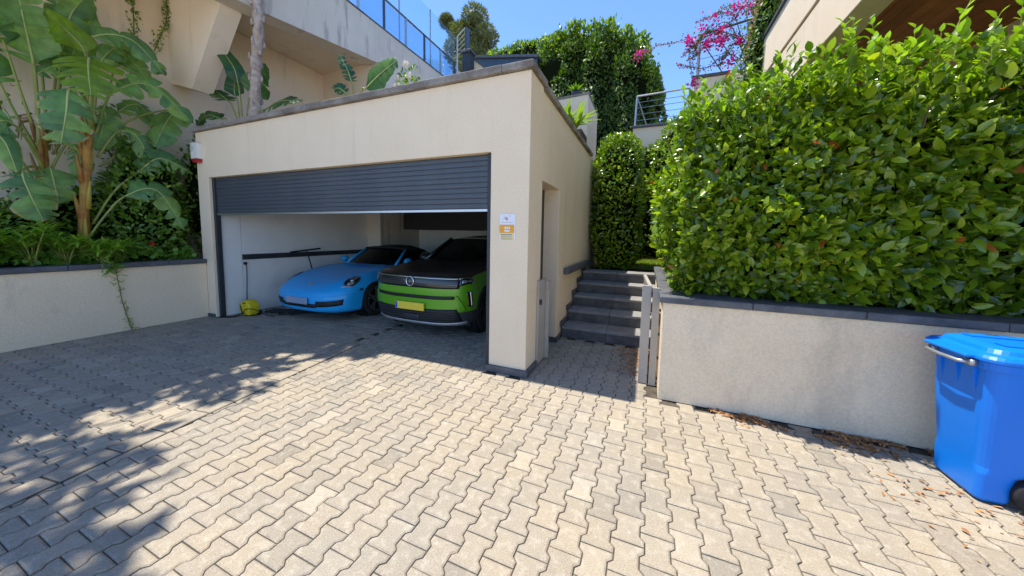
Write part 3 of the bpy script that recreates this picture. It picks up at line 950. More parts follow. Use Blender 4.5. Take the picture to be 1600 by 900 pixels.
# end post of the terrace
tp = empty('terrace_pier', (.95, 7.2, 5), 'dark capped pier at end of glass balustrade', 'pier')
box('shaft', .70, 1.0, 7.08, 7.40, 3.0, 7.84, 'anthracite', tp, .01)
box('cap', .64, 1.06, 7.02, 7.46, 7.842, 7.92, 'slate', tp, .01)
tr = empty('stair_railing', (.9, 7.9, 7), 'thin steel stair railing beside the pier', 'railing')
a, b = Vector((-.45, 8.6, 0)), Vector((.16, 8.2, 0))
for p in (a, b):
    MB().tube([p + Vector((0, 0, 6.6)), p + Vector((0, 0, 9.45))], .03, 8).build('post', 'steel' if p is a else 'rail_blue', tr)
for z in (8.7, 8.88, 9.06, 9.24, 9.44):
    MB().tube([a + Vector((0, 0, z)), b + Vector((0, 0, z))], .012 if z < 9.4 else .024, 6).build('bar', 'steel', tr)
MB().beam(b + Vector((.12, 0, 6.6)), b + Vector((.12, 0, 9.35)), .16, .06).build('end_panel', 'rail_blue', tr)
# annex with a blue metal fascia
ax = empty('annex', (2.2, 9.2, 3), 'low annex with dark blue metal fascia behind the garage', 'building')
MB().prism([(-.1, 3.0), (2.6, 3.0), (2.6, 8.35), (-.1, 8.80)], 'y', 9.3, 12).build('wall', 'house_plaster', ax)
for i in range(5):
    x0 = -.16 + i * .58
    zt = 8.84 - .098 * i
    MB().prism([(x0, 7.45), (x0 + .572, 7.45), (x0 + .572, zt - .097), (x0, zt)], 'y', 9.24, 9.298).build('fascia_panel', 'blue_metal', ax)
MB().prism([(-.30, 8.88), (2.80, 8.35), (2.80, 8.45), (-.30, 8.98)], 'y', 9.15, 12).build('roof_edge', 'slate', ax)
MB().prism([(.68, 6.0), (1.6, 6.0), (1.6, 7.22), (.68, 8.0)], 'y', 7.6, 7.8).build('stair_cheek', 'stucco', ax)
MB().prism([(.68, 8.003), (1.6, 7.223), (1.6, 7.28), (.68, 8.06)], 'y', 7.57, 7.83).build('stair_capping', 'slate', ax)

# ================================================================== TERRACES BEHIND AND THE HOUSE ON THE RIGHT
bx_ = empty('stair_parapet', (4.9, 6.4, 0), 'pale rendered stair parapet with weathered top behind the garage', 'wall')
MB().prism([(4.10, 0), (5.33, 0), (5.33, 5.36), (4.10, 5.30)], 'y', 5.95, 7.6).build('parapet_body', 'stucco', bx_)
MB().prism([(4.08, 5.302), (5.35, 5.362), (5.35, 5.42), (4.08, 5.36)], 'y', 5.93, 7.62).build('capping', 'coping', bx_)
tw = empty('terrace_wall', (8, 7.4, 0), 'rendered garden terrace wall with dark capping behind the hedge', 'wall')
box('wall_body', 6.42, 12, 7.4, 7.7, .8, 4.78, 'stucco_wall', tw)
box('capping', 6.36, 7.70, 7.34, 7.76, 4.782, 4.85, 'slate', tw, .01)
box('raised_parapet', 7.93, 9.1, 7.0, 7.398, 3.5, 5.78, 'stucco', tw)
box('raised_capping', 7.88, 9.15, 6.95, 7.45, 5.782, 5.86, 'slate', tw, .01)
r1 = empty('steel_railing', (7.2, 7.5, 4.85), 'bare steel cable railing on terrace wall beside the ivy', 'railing')
A, B = Vector((6.46, 7.5, 4.852)), Vector((7.86, 7.5, 4.852))
for p in (A, B):
    MB().tube([p, p + Vector((0.03, 0, .88))], .026, 8).build('post', 'steel', r1)
MB().tube([A + Vector((.03, 0, .88)), B + Vector((.03, 0, .92))], .028, 8).build('top_rail', 'steel', r1)
MB().tube([A + Vector((.06, 0, .80)), A + Vector((.32, 0, .05))], .016, 6).build('brace', 'steel', r1)
for z in (.18, .36, .54, .70):
    MB().tube([A + Vector((.02, 0, z)), B + Vector((.02, 0, z + .02))], .008, 6).build('cable', 'steel', r1)
r2 = empty('steel_railing', (8.5, 7.2, 5.86), 'tall steel railing overgrown with pink bougainvillea', 'railing')
A, B = Vector((8.02, 7.2, 5.862)), Vector((9.12, 7.2, 5.862))
MB().tube([A, A + Vector((0, 0, 1.12))], .04, 8).build('post', 'steel', r2)
MB().tube([B, B + Vector((0, 0, 1.2))], .04, 8).build('post', 'steel', r2)
MB().tube([A + Vector((.0, 0, 1.12)), B + Vector((.2, -.1, 1.25))], .03, 8).build('top_rail', 'rail_blue', r2)
for k, (u0, u1) in enumerate(((.1, .55), (.45, .95))):
    MB().tube([A.lerp(B, u0) + Vector((0, 0, .85)), A.lerp(B, u1) + Vector((0, 0, .02))], .012, 6).build('stay', 'rail_blue', r2)
for z in (.25, .5, .75):
    MB().tube([A + Vector((0, 0, z)), B + Vector((0, 0, z + .08))], .007, 6).build('cable', 'steel', r2)

hr = empty('balcony_house', (11, 3, 0), 'cream house with wood lined balcony soffit above the hedge', 'house')
XB = 9.0
box('balcony_beam', XB, XB + .32, -7, 5.15, 4.13, 4.80, 'stucco', hr, .008)
box('shadow_gap', XB + .03, XB + .32, -7, 5.15, 4.802, 4.845, 'anthracite', hr)
box('balcony_parapet', XB - .012, XB + .25, -7, 5.20, 4.847, 5.62, 'stucco', hr, .01)
box('parapet_cap', XB - .05, XB + .29, -7, 5.24, 5.622, 5.68, 'slate', hr, .01)
for i in range(26):
    x0 = XB + .325 + i * .15
    box('soffit_board', x0, x0 + .144, -7, 5.1, 4.40 + (i % 2) * .001, 4.43, 'wood', hr)
box('balcony_slab', XB + .33, 14, -7, 5.1, 4.45, 4.80, 'concrete', hr)
box('wall', 11.2, 14, -1, 9, 0, 4.39, 'house_plaster', hr)
box('end_wall', 9.33, 13, 5.12, 5.4, .9, 4.8, 'stucco', hr)
# upper gable lined with wood
for i in range(7):
    x0, sl = 8.915 + i * .16, .165
    MB().prism([(x0, 5.9), (x0 + .155, 5.9), (x0 + .155 + .45, 9.0), (x0 + .45, 9.0)], 'y', 6.5 - .002 * (i % 2), 6.56).build('gable_board', 'wood', hr)
box('upper_wall', 9.9, 13, 6.6, 7.5, 4.8, 9.0, 'stucco', hr)

# ================================================================== PLANTS
def single_leaves(parent, tm, pos, d, n, sc, material, name='leaf'):
    tv, tf = tm
    me = bpy.data.meshes.new(name)
    me.from_pydata([tuple(v) for v in tv], [], [tuple(int(i) for i in f) for f in tf])
    me.materials.append(M[material])
    me.shade_smooth()
    x, y, z = frames(d, n)
    for k in range(len(pos)):
        m = Matrix(((x[k][0], y[k][0], z[k][0], pos[k][0]), (x[k][1], y[k][1], z[k][1], pos[k][1]), (x[k][2], y[k][2], z[k][2], pos[k][2]), (0, 0, 0, 1))) @ Matrix.Scale(float(sc[k]), 4)
        share(name, me, parent, m)

# ---- the big hedge over the right wall
hg = empty('hedge', (8.6, .8, .95), 'large glossy evergreen hedge on retaining wall at the right', 'hedge')
def htop(x):
    return 2.82 + np.interp(x, [7.0, 7.5, 8.0, 8.4, 8.65, 8.95, 9.3, 10.2, 12], [-.36, -.12, -.04, -.04, .0, -.07, -.03, .08, .15])
def hfront(x, z):
    t = np.clip((z - .98) / 1.9, 0, 1)
    amp = np.interp(x, [7.1, 7.5, 7.95, 8.45, 11], [.14, .30, .44, .24, .22])
    return .52 - (amp + .16) * np.sin(np.pi * np.clip(t * 1.02 + .03, 0, 1)) ** .75
def hleft(y, z):
    t = np.clip((z - .98) / 1.9, 0, 1)
    return 7.42 - .22 * np.sin(np.pi * np.clip(t * .9 + .08, 0, 1))
P_, N_, Y_ = [], [], []
n = 16500                                     # front
x = 7.26 + 4.5 * rng.random(n) ** 1.25
z = .96 + rng.random(n) * (htop(x) - .92)
p = np.c_[x, hfront(x, z), z]
nn = np.c_[np.zeros(n), -np.ones(n), np.clip((z - 1.6) * .45, -.5, .7)]
P_.append(p); N_.append(unit(nn))
n = 6000                                      # left end, running back
y = .15 + 4.2 * rng.random(n)
z = .96 + rng.random(n) * 1.72
p = np.c_[hleft(y, z), y, z]
nn = np.c_[-np.ones(n), np.zeros(n), np.clip((z - 1.6) * .4, -.4, .7)]
P_.append(p); N_.append(unit(nn))
n = 7000                                      # top
x = 7.24 + 4.5 * rng.random(n); y = -.1 + 4.0 * rng.random(n) ** 1.3
p = np.c_[x, y, htop(x) + .04]
P_.append(p); N_.append(np.tile([0, -.15, 1.0], (n, 1)))
p = np.vstack(P_); nn = unit(np.vstack(N_))
lump = .085 * wob(p, 1.9) + .075 * wob(p, 4.3, 1.0)
dep = rng.exponential(.085, len(p))
p = p + nn * (lump - dep + .06)[:, None]
p[:, 2] = np.maximum(p[:, 2], 1.01 + .05 * rng.random(len(p)))
keep = ~((p[:, 1] < .40) & (p[:, 2] < 1.02) & (p[:, 0] > 7.1))
p, nn, dep = p[keep], nn[keep], dep[keep]
d, m = lay(len(p), nn, .35, .55, .6)
sc = rng.uniform(.050, .106, len(p)) * np.where(p[:, 0] > 8.2, 1.2, 1.0)
camv = np.array(CAM)
dist = np.linalg.norm(p - camv, axis=1)
vis = np.array([seen(q, 0) for q in p]) & (dep < .07)
score = sc / dist + np.where(vis, 1, 0)
top = np.argsort(-score)[:300]
rest = np.setdiff1d(np.arange(len(p)), top)
single_leaves(hg, T_HEDGE, p[top], d[top], m[top], sc[top], 'hedge_leaf')
leaf_mesh('foliage', T_HEDGE, p[rest], d[rest], m[rest], sc[rest], 'hedge_leaf', hg, 'stuff')
# young upright shoots on the top
tip, td, tn, ts = [], [], [], []
shoots = []
for k in range(190):
    x = 7.28 + 3.5 * random.random()
    y = -.12 + 1.0 * random.random() ** 1.3
    z = float(htop(x)) - .05
    h = random.uniform(.10, .26)
    shoots.append((x, y, z, h))
for (x, y, h) in ((8.42, .05, .46), (8.55, .1, .42), (8.30, .0, .34), (8.72, .0, .36), (8.95, .1, .30), (9.15, .05, .42), (7.3, .5, .40), (7.32, 1.4, .42), (9.4, .1, .3)):
    shoots.append((x, y, float(htop(x)) - .02, h))
stems = MB()
for (x, y, z, h) in shoots:
    a = Vector((x, y, z - .12))
    lean = Vector((random.gauss(0, .12), random.gauss(-.03, .12), 1)).normalized()
    b = a + lean * (h + .12)
    stems.tube([a.lerp(b, .3), b], [.003, .002], 4, False)
    nl = int(5 + h * 22)
    for i in range(nl):
        t = .25 + .75 * (i + random.random()) / nl
        ang = i * 2.4 + random.random()
        dd = Vector((math.cos(ang), math.sin(ang), .9 + .8 * t)).normalized()
        q = a.lerp(b, t)
        tip.append(q); td.append(dd); tn.append(Vector((-math.cos(ang) * .8, -math.sin(ang) * .8, .8))); ts.append(random.uniform(.055, .098) * (1.05 - .3 * t))
stems.build('shoot_stems', 'petiole', hg)['kind'] = 'stuff'
leaf_mesh('young_leaves', T_HEDGE, np.array(tip), np.array(td), np.array(tn), ts, 'hedge_young', hg, 'stuff')
# a few reddish old leaves
k = np.where(vis)[0]
k = rng.choice(k, 60, replace=False)
leaf_mesh('old_leaves', T_HEDGE, p[k] + nn[k] * .03, d[k], m[k], sc[k] * .85, 'hedge_red', hg, 'stuff')
mb = MB()
for k in range(70):
    x = random.uniform(7.4, 11); y = random.uniform(.45, 1.1)
    q = Vector((x, y, .9))
    pts = [q, q + Vector((random.gauss(0, .1), -random.uniform(.05, .2), .7)), q + Vector((random.gauss(0, .2), -random.uniform(.1, .4), 1.6))]
    mb.tube(pts, [.016, .011, .005], 5, False)
mb.build('branches', 'twig', hg)['kind'] = 'stuff'
mb = MB()
secs = []
for x in np.linspace(7.55, 12, 12):
    zt = float(htop(x)) - .22
    secs.append([(x, float(hfront(np.array([x]), np.array([z]))[0]) + .24, z) for z in np.linspace(.9, zt, 6)] + [(x, 3.9, zt), (x, 3.9, .9)])
nq = len(secs[0])
vv = [v for s in secs for v in s]
ff = [tuple(range(nq)), tuple(reversed(range(len(vv) - nq, len(vv))))]
for i in range(len(secs) - 1):
    for j in range(nq):
        ff.append((i * nq + j, (i + 1) * nq + j, (i + 1) * nq + (j + 1) % nq, i * nq + (j + 1) % nq))
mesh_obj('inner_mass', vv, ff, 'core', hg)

# ---- clipped column of hedge at the garage corner
def bush(name, c, r, n, size, material, label, cat='shrub', group=None, tm=T_MID, lump=.12, depth=.10, core=True, up=.5, cut=None, stem=None, squash=None, shrink=.80):
    e = empty(name, (c[0], c[1], c[2] - r[2]), label, cat, group)
    p, nn = ell_pts(n, c, r, lump, depth, cut)
    d, m = lay(len(p), nn, up, .6, .55)
    leaf_mesh('foliage', tm, p, d, m, rng.uniform(size * .7, size * 1.25, len(p)), material, e, 'stuff')
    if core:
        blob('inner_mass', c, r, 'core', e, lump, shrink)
    if stem:
        MB().tube(stem[0], stem[1], 7).build('trunk', 'twig', e)
    return e

def box_bush(name, lo, hi, n, size, material, label, cat='hedge', tm=T_MID, lump=.07, rnd_c=.25, depth=.06, up=.45):
    lo, hi = np.array(lo, float), np.array(hi, float)
    c, h = (lo + hi) / 2, (hi - lo) / 2
    e = empty(name, (c[0], c[1], lo[2]), label, cat)
    q = rng.normal(0, 1, (n, 3))
    q = q / np.power((np.abs(q) ** 3.4).sum(1, keepdims=True), 1 / 3.4)      # rounded box
    nn = unit(np.sign(q) * np.abs(q) ** 2.4 / h)
    p = c + q * h
    p = p + nn * (lump * wob(p, 2.2) - rng.exponential(depth, n))[:, None]
    k = p[:, 2] > lo[2] + .02
    p, nn = p[k], nn[k]
    d, m = lay(len(p), nn, up, .55, .6)
    leaf_mesh('foliage', tm, p, d, m, rng.uniform(size * .7, size * 1.25, len(p)), material, e, 'stuff')
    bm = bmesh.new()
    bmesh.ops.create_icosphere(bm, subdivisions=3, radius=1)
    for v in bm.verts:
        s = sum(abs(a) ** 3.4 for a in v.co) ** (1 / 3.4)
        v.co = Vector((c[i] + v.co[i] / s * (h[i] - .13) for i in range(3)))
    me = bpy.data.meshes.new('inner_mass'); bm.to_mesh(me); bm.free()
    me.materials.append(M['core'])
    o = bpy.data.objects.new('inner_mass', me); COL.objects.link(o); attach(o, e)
    return e
box_bush('clipped_hedge', (5.84, 3.58, .78), (6.86, 5.1, 3.66), 8000, .078, 'hedge_leaf', 'tall clipped hedge column at top of the steps by garage corner', lump=.06)
bush('shrub', (7.55, 5.2, 3.0), (.62, .7, 1.15), 3600, .085, 'hedge_leaf', 'loose light green shrub between hedge column and big hedge', tm=T_MID, lump=.2)
box_bush('back_hedge', (5.9, 6.75, .86), (9.6, 7.38, 4.2), 5500, .085, 'ivy_leaf', 'dark hedge behind the sunlit lawn', lump=.1, tm=T_LOW)

# ---- ivy covered bank behind
iv = empty('ivy_bank', (5.2, 10.3, 1), 'tall dense mass of ivy hanging down the bank behind the garage', 'ivy')
def ivy_top(x):
    return np.interp(x, [2.35, 2.75, 3.5, 4.75, 6.0, 6.7, 7.1, 7.4], [8.1, 9.0, 9.4, 9.38, 8.95, 8.2, 7.2, 6.0]) + .10 * np.sin(x * 5.1) + .06 * np.sin(x * 11.7)
n = 11000
hx = rng.uniform(2.35, 7.4, n)
t = rng.random(n) ** .8
hz = 2.6 + (ivy_top(hx) - 2.6) * t
p1_ = np.c_[hx, 9.15 + .9 * t ** 7 + .05 * (hx - 5) ** 2 - .16 * np.sin(hx * 5.5 + .6 * np.sin(hz * 2)) - .07 * np.sin(hx * 13 + hz * 2), hz]
n1_ = unit(np.c_[.35 * (hx - 4.9) * t + .45 * np.cos(hx * 5.5), -np.ones(n), .1 + 1.3 * t ** 6])
lum = wob(p1_, 1.2)
p1_ = p1_ + n1_ * (.22 * lum - rng.exponential(.09, n))[:, None]
hang = t < .72
d1, m1 = lay(n, n1_, .25, .6, .55)
d1[hang] = unit(n1_[hang] * .4 + np.array([0, 0, -.75]) + rnd(hang.sum(), .5))
leaf_mesh('foliage', T_LOW, p1_[~hang], d1[~hang], m1[~hang], rng.uniform(.11, .20, (~hang).sum()), 'ivy_leaf', iv, 'stuff')
leaf_mesh('hanging_strands', T_LOW, p1_[hang], d1[hang], m1[hang], rng.uniform(.10, .18, hang.sum()), 'ivy_leaf', iv, 'stuff')
n = 4200
hx = rng.uniform(2.4, 7.3, n)
sp = np.c_[hx, rng.uniform(9.5, 11.6, n), ivy_top(hx) + .14 * wob(np.c_[hx, hx * 0, hx], 2.5) + rng.exponential(.07, n) - .1]
leaf_mesh('sprigs', T_LOW, sp, unit(np.array([0, -.2, .9]) + rnd(n, .5)), unit(rnd(n) + np.array([0, -.6, .6])), rng.uniform(.10, .20, n), 'hedge_leaf', iv, 'stuff')
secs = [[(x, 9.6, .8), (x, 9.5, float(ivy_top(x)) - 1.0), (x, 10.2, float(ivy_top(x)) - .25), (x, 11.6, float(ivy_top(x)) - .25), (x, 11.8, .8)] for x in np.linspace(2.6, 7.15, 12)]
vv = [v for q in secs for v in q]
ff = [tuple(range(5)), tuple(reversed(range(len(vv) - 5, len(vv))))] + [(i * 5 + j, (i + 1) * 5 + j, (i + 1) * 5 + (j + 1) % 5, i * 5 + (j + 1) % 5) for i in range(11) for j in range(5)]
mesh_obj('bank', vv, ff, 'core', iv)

box_bush('far_hedge', (-3.4, 15.0, 9.2), (3.6, 16.4, 12.75), 6500, .20, 'hedge_leaf', 'sunlit yellow green hedge row behind the blue fascia', lump=.16, tm=T_LOW, up=.9)

# ---- stone pine far behind
def pine(name, base, crown, n, label, size=.42):
    e = empty(name, base, label, 'tree')
    top = Vector((base[0], base[1], max(c[2] for c, r in crown)))
    mb = MB()
    b = Vector(base)
    mid = b.lerp(top, .55) + Vector((.25, 0, 0))
    mb.tube([b, mid, top], [.32, .22, .08], 8)
    for c, r in crown:
        mb.tube([mid.lerp(top, random.uniform(0, .5)), Vector(c)], [.12, .04], 6, False)
    mb.build('trunk', 'twig', e)
    P, D, N = [], [], []
    for c, r in crown:
        q, nn = ell_pts(n, c, (r, r, r * .9), .10, .16)
        P.append(q); N.append(nn)
    P, N = np.vstack(P), np.vstack(N)
    d = unit(N + rnd(len(P), .5) + np.array([0, 0, .3]))
    leaf_mesh('crown', leaf_tmpl(.22, 2, .1, .1), P, d, unit(rnd(len(P)) + N), rng.uniform(size * .6, size * 1.2, len(P)), 'pine_leaf', e, 'stuff')
    for c, r in crown:
        blob('inner_mass', c, (r, r, r * .85), 'pine_leaf', e, .1, .66)
    return e
pine('pine_tree', (-10.6, 28, 6), [((-10.6, 28, 23.7), 1.30), ((-12.1, 28.3, 22.7), 1.15), ((-9.3, 28, 21.6), 1.15), ((-10.0, 28, 20.2), 1.3), ((-11.4, 28, 21.2), 1.3), ((-13.6, 29, 23.7), .7), ((-14.7, 29, 24.9), .6), ((-13.4, 29, 21.6), 1.3), ((-9.0, 28, 19.0), 1.2), ((-11.6, 28, 19.2), 1.4)], 1300, 'rounded olive green pine beyond the wind screen', .42)

# ---- banana-like big leaves
def big_leaf(parent, pts, width, tear, material, seed, petiole_r=.016, droop=.55, brown=False):
    rs = random.Random(seed)
    e = MB()
    edges = []
    curve = bez(pts, 40)
    k0 = 20                                     # blade starts at the third control point
    # petiole and midrib
    pet = curve[:k0 + 1:2]
    bl = curve[k0:]
    nb = len(bl)
    # side vector per blade station
    tan = unit(np.gradient(bl, axis=0))
    ref = np.array([0, 0, 1.0])
    view = unit(np.array(CAM) - bl.mean(0))
    side = unit(np.cross(tan, ref * .55 + view * .75))
    for i in range(1, nb):
        if np.dot(side[i], side[i - 1]) < 0: side[i] *= -1
    nor = unit(np.cross(side, tan))
    if nor[:, 2].mean() < 0: nor *= -1
    t = np.linspace(0, 1, nb)
    prof = np.clip(np.minimum(1, (t / .13 + .05)) ** .6 * np.clip(1 - t ** 4, 0, 1) ** .5, .03, 1) * width / 2
    prof *= 1.05 - .22 * t
    prof[-1] = .01
    K = 6
    for sgn in (-1, 1):
        # split the half blade into lobes at random tears
        cuts = [0]
        i = 0
        while i < nb - 1:
            step = rs.choice([2, 2, 3, 4, 5]) if rs.random() < tear + .25 else rs.choice([5, 7, 9])
            if tear < .08: step = nb
            i = min(nb - 1, i + step)
            cuts.append(i)
        for a, b in zip(cuts[:-1], cuts[1:]):
            if b <= a: continue
            depth = rs.uniform(.25, .95) * min(1, tear * 2.2)      # how far the tear reaches in from the edge
            sag = droop * rs.uniform(.35, 1.5)
            sw = rs.uniform(-.26, .26)
            verts, idx = [], []
            for i in range(a, b + 1):
                u = (i - a) / max(1, b - a)
                edge = min(u, 1 - u) * 2
                for j in range(K + 1):
                    s = j / K
                    w = prof[i] * s
                    shrink = 0.0
                    if s > 1 - depth:
                        shrink = (s - (1 - depth)) * .55 * (1 - edge)
                    # pull the lobe corners towards its middle
                    mid = (a + b) / 2
                    ii = i + (mid - i) * shrink * 1.6
                    base = bl[int(np.clip(round(ii), 0, nb - 1))] * 1.0
                    lo = int(np.clip(math.floor(ii), 0, nb - 2)); fr = ii - lo
                    base = bl[lo] * (1 - fr) + bl[lo + 1] * fr
                    q = base + sgn * side[i] * w * math.cos(sag * s * .8) + nor[i] * (.10 * w - sag * w * s * .75) + np.array([0, 0, -1]) * w * s * .12 * sag
                    q = q + tan[i] * (w * .28 + sw * w * s) + nor[i] * .006 * math.sin(i * 2.1 + s * 3)
                    verts.append(q)
                    edges.append(max(s, t[i] ** 3) if brown else max(s, t[i] ** 3) * .86)
            n = b - a + 1
            fs = []
            for i in range(n - 1):
                for j in range(K):
                    k = i * (K + 1) + j
                    f = (k, k + 1, k + K + 2, k + K + 1)
                    fs.append(f if sgn > 0 else f[::-1])
            e.add(verts, fs)
    o = e.build('leaf', material, parent, smooth=True)
    at = o.data.attributes.new('edge', 'FLOAT', 'POINT')
    at.data.foreach_set('value', np.array(edges, np.float32))
    mb = MB()
    mb.tube(list(pet), list(np.linspace(petiole_r * 1.5, petiole_r, len(pet))), 7)
    st_ = mb.build('petiole', 'petiole', o, smooth=True)
    mb = MB()
    mb.tube(list(bl[::2] + nor[::2] * .003), list(np.linspace(petiole_r * .95, .003, len(bl[::2]))), 6)
    mb.build('midrib', 'midrib', o, smooth=True)
    return o

def stalk(parent, pts, rad, material='banana_stem'):
    c = bez(pts, 14)
    r = np.interp(np.linspace(0, 1, 15), np.linspace(0, 1, len(rad)), rad)
    mb = MB()
    rr = [a * (1 + .07 * math.sin(i * 2.6)) for i, a in enumerate(r)]
    mb.tube(list(c), rr, 10)
    return mb.build('stem', material, parent, smooth=True)

def sheath(parent, base, d, l, r, material='banana_stem'):
    """a loose old leaf sheath wrapped on the stem"""
    b = Vector(base)
    mb = MB()
    mb.tube([b, b + Vector(d) * l * .5, b + Vector(d) * l + Vector((d[0], d[1], 0)) * .08], [r, r * .8, r * .25], 7)
    return mb.build('sheath', material, parent, smooth=True)

bp2 = empty('banana_plant', (-.78, -1.2, .93), 'banana plant with stout orange stem in middle of the planter', 'banana plant', 'banana plants')
stalk(bp2, [(-.78, -1.20, .92), (-.78, -1.19, 1.5), (-.77, -1.12, 2.3), (-.75, -1.06, 2.95)], [.066, .056, .050, .046])
for i in range(9):
    z = 1.25 + i * .19
    a = i * 2.3
    sheath(bp2, (-.775 + .035 * math.cos(a), -1.2 + .06 * (z - 1) + .035 * math.sin(a), z), (.10 * math.cos(a), .10 * math.sin(a), 1), 0.42, .034, 'banana_stem' if i % 3 else 'palm_yellow')
bp1 = empty('banana_plant', (-1.05, -1.5, .93), 'banana plant with slimmer brown stem at left edge of the planter', 'banana plant', 'banana plants')
stalk(bp1, [(-1.05, -1.52, .92), (-1.05, -1.46, 1.7), (-1.04, -1.42, 2.4), (-1.02, -1.42, 3.0)], [.056, .048, .045, .042])
for i in range(8):
    z = 1.4 + i * .19
    a = i * 2.3 + 1
    sheath(bp1, (-1.045 + .03 * math.cos(a), -1.50 + .045 * (z - 1) + .03 * math.sin(a), z), (.12 * math.cos(a), .12 * math.sin(a), 1), 0.42, .030, 'banana_stem' if i % 4 else 'frond_dry')
mb = MB()
for i in range(12):                                    # dry rags hanging at the crown
    a = random.uniform(0, 6.28)
    q = Vector((-1.03 + .06 * math.cos(a), -1.42 + .06 * math.sin(a), 3.0 + random.uniform(-.15, .15)))
    mb.tube([q, q + Vector((.10 * math.cos(a), .10 * math.sin(a), -.05)), q + Vector((.13 * math.cos(a), .13 * math.sin(a), -.3))], [.016, .012, .004], 5)
mb.build('dry_rags', 'frond_dry', bp1)
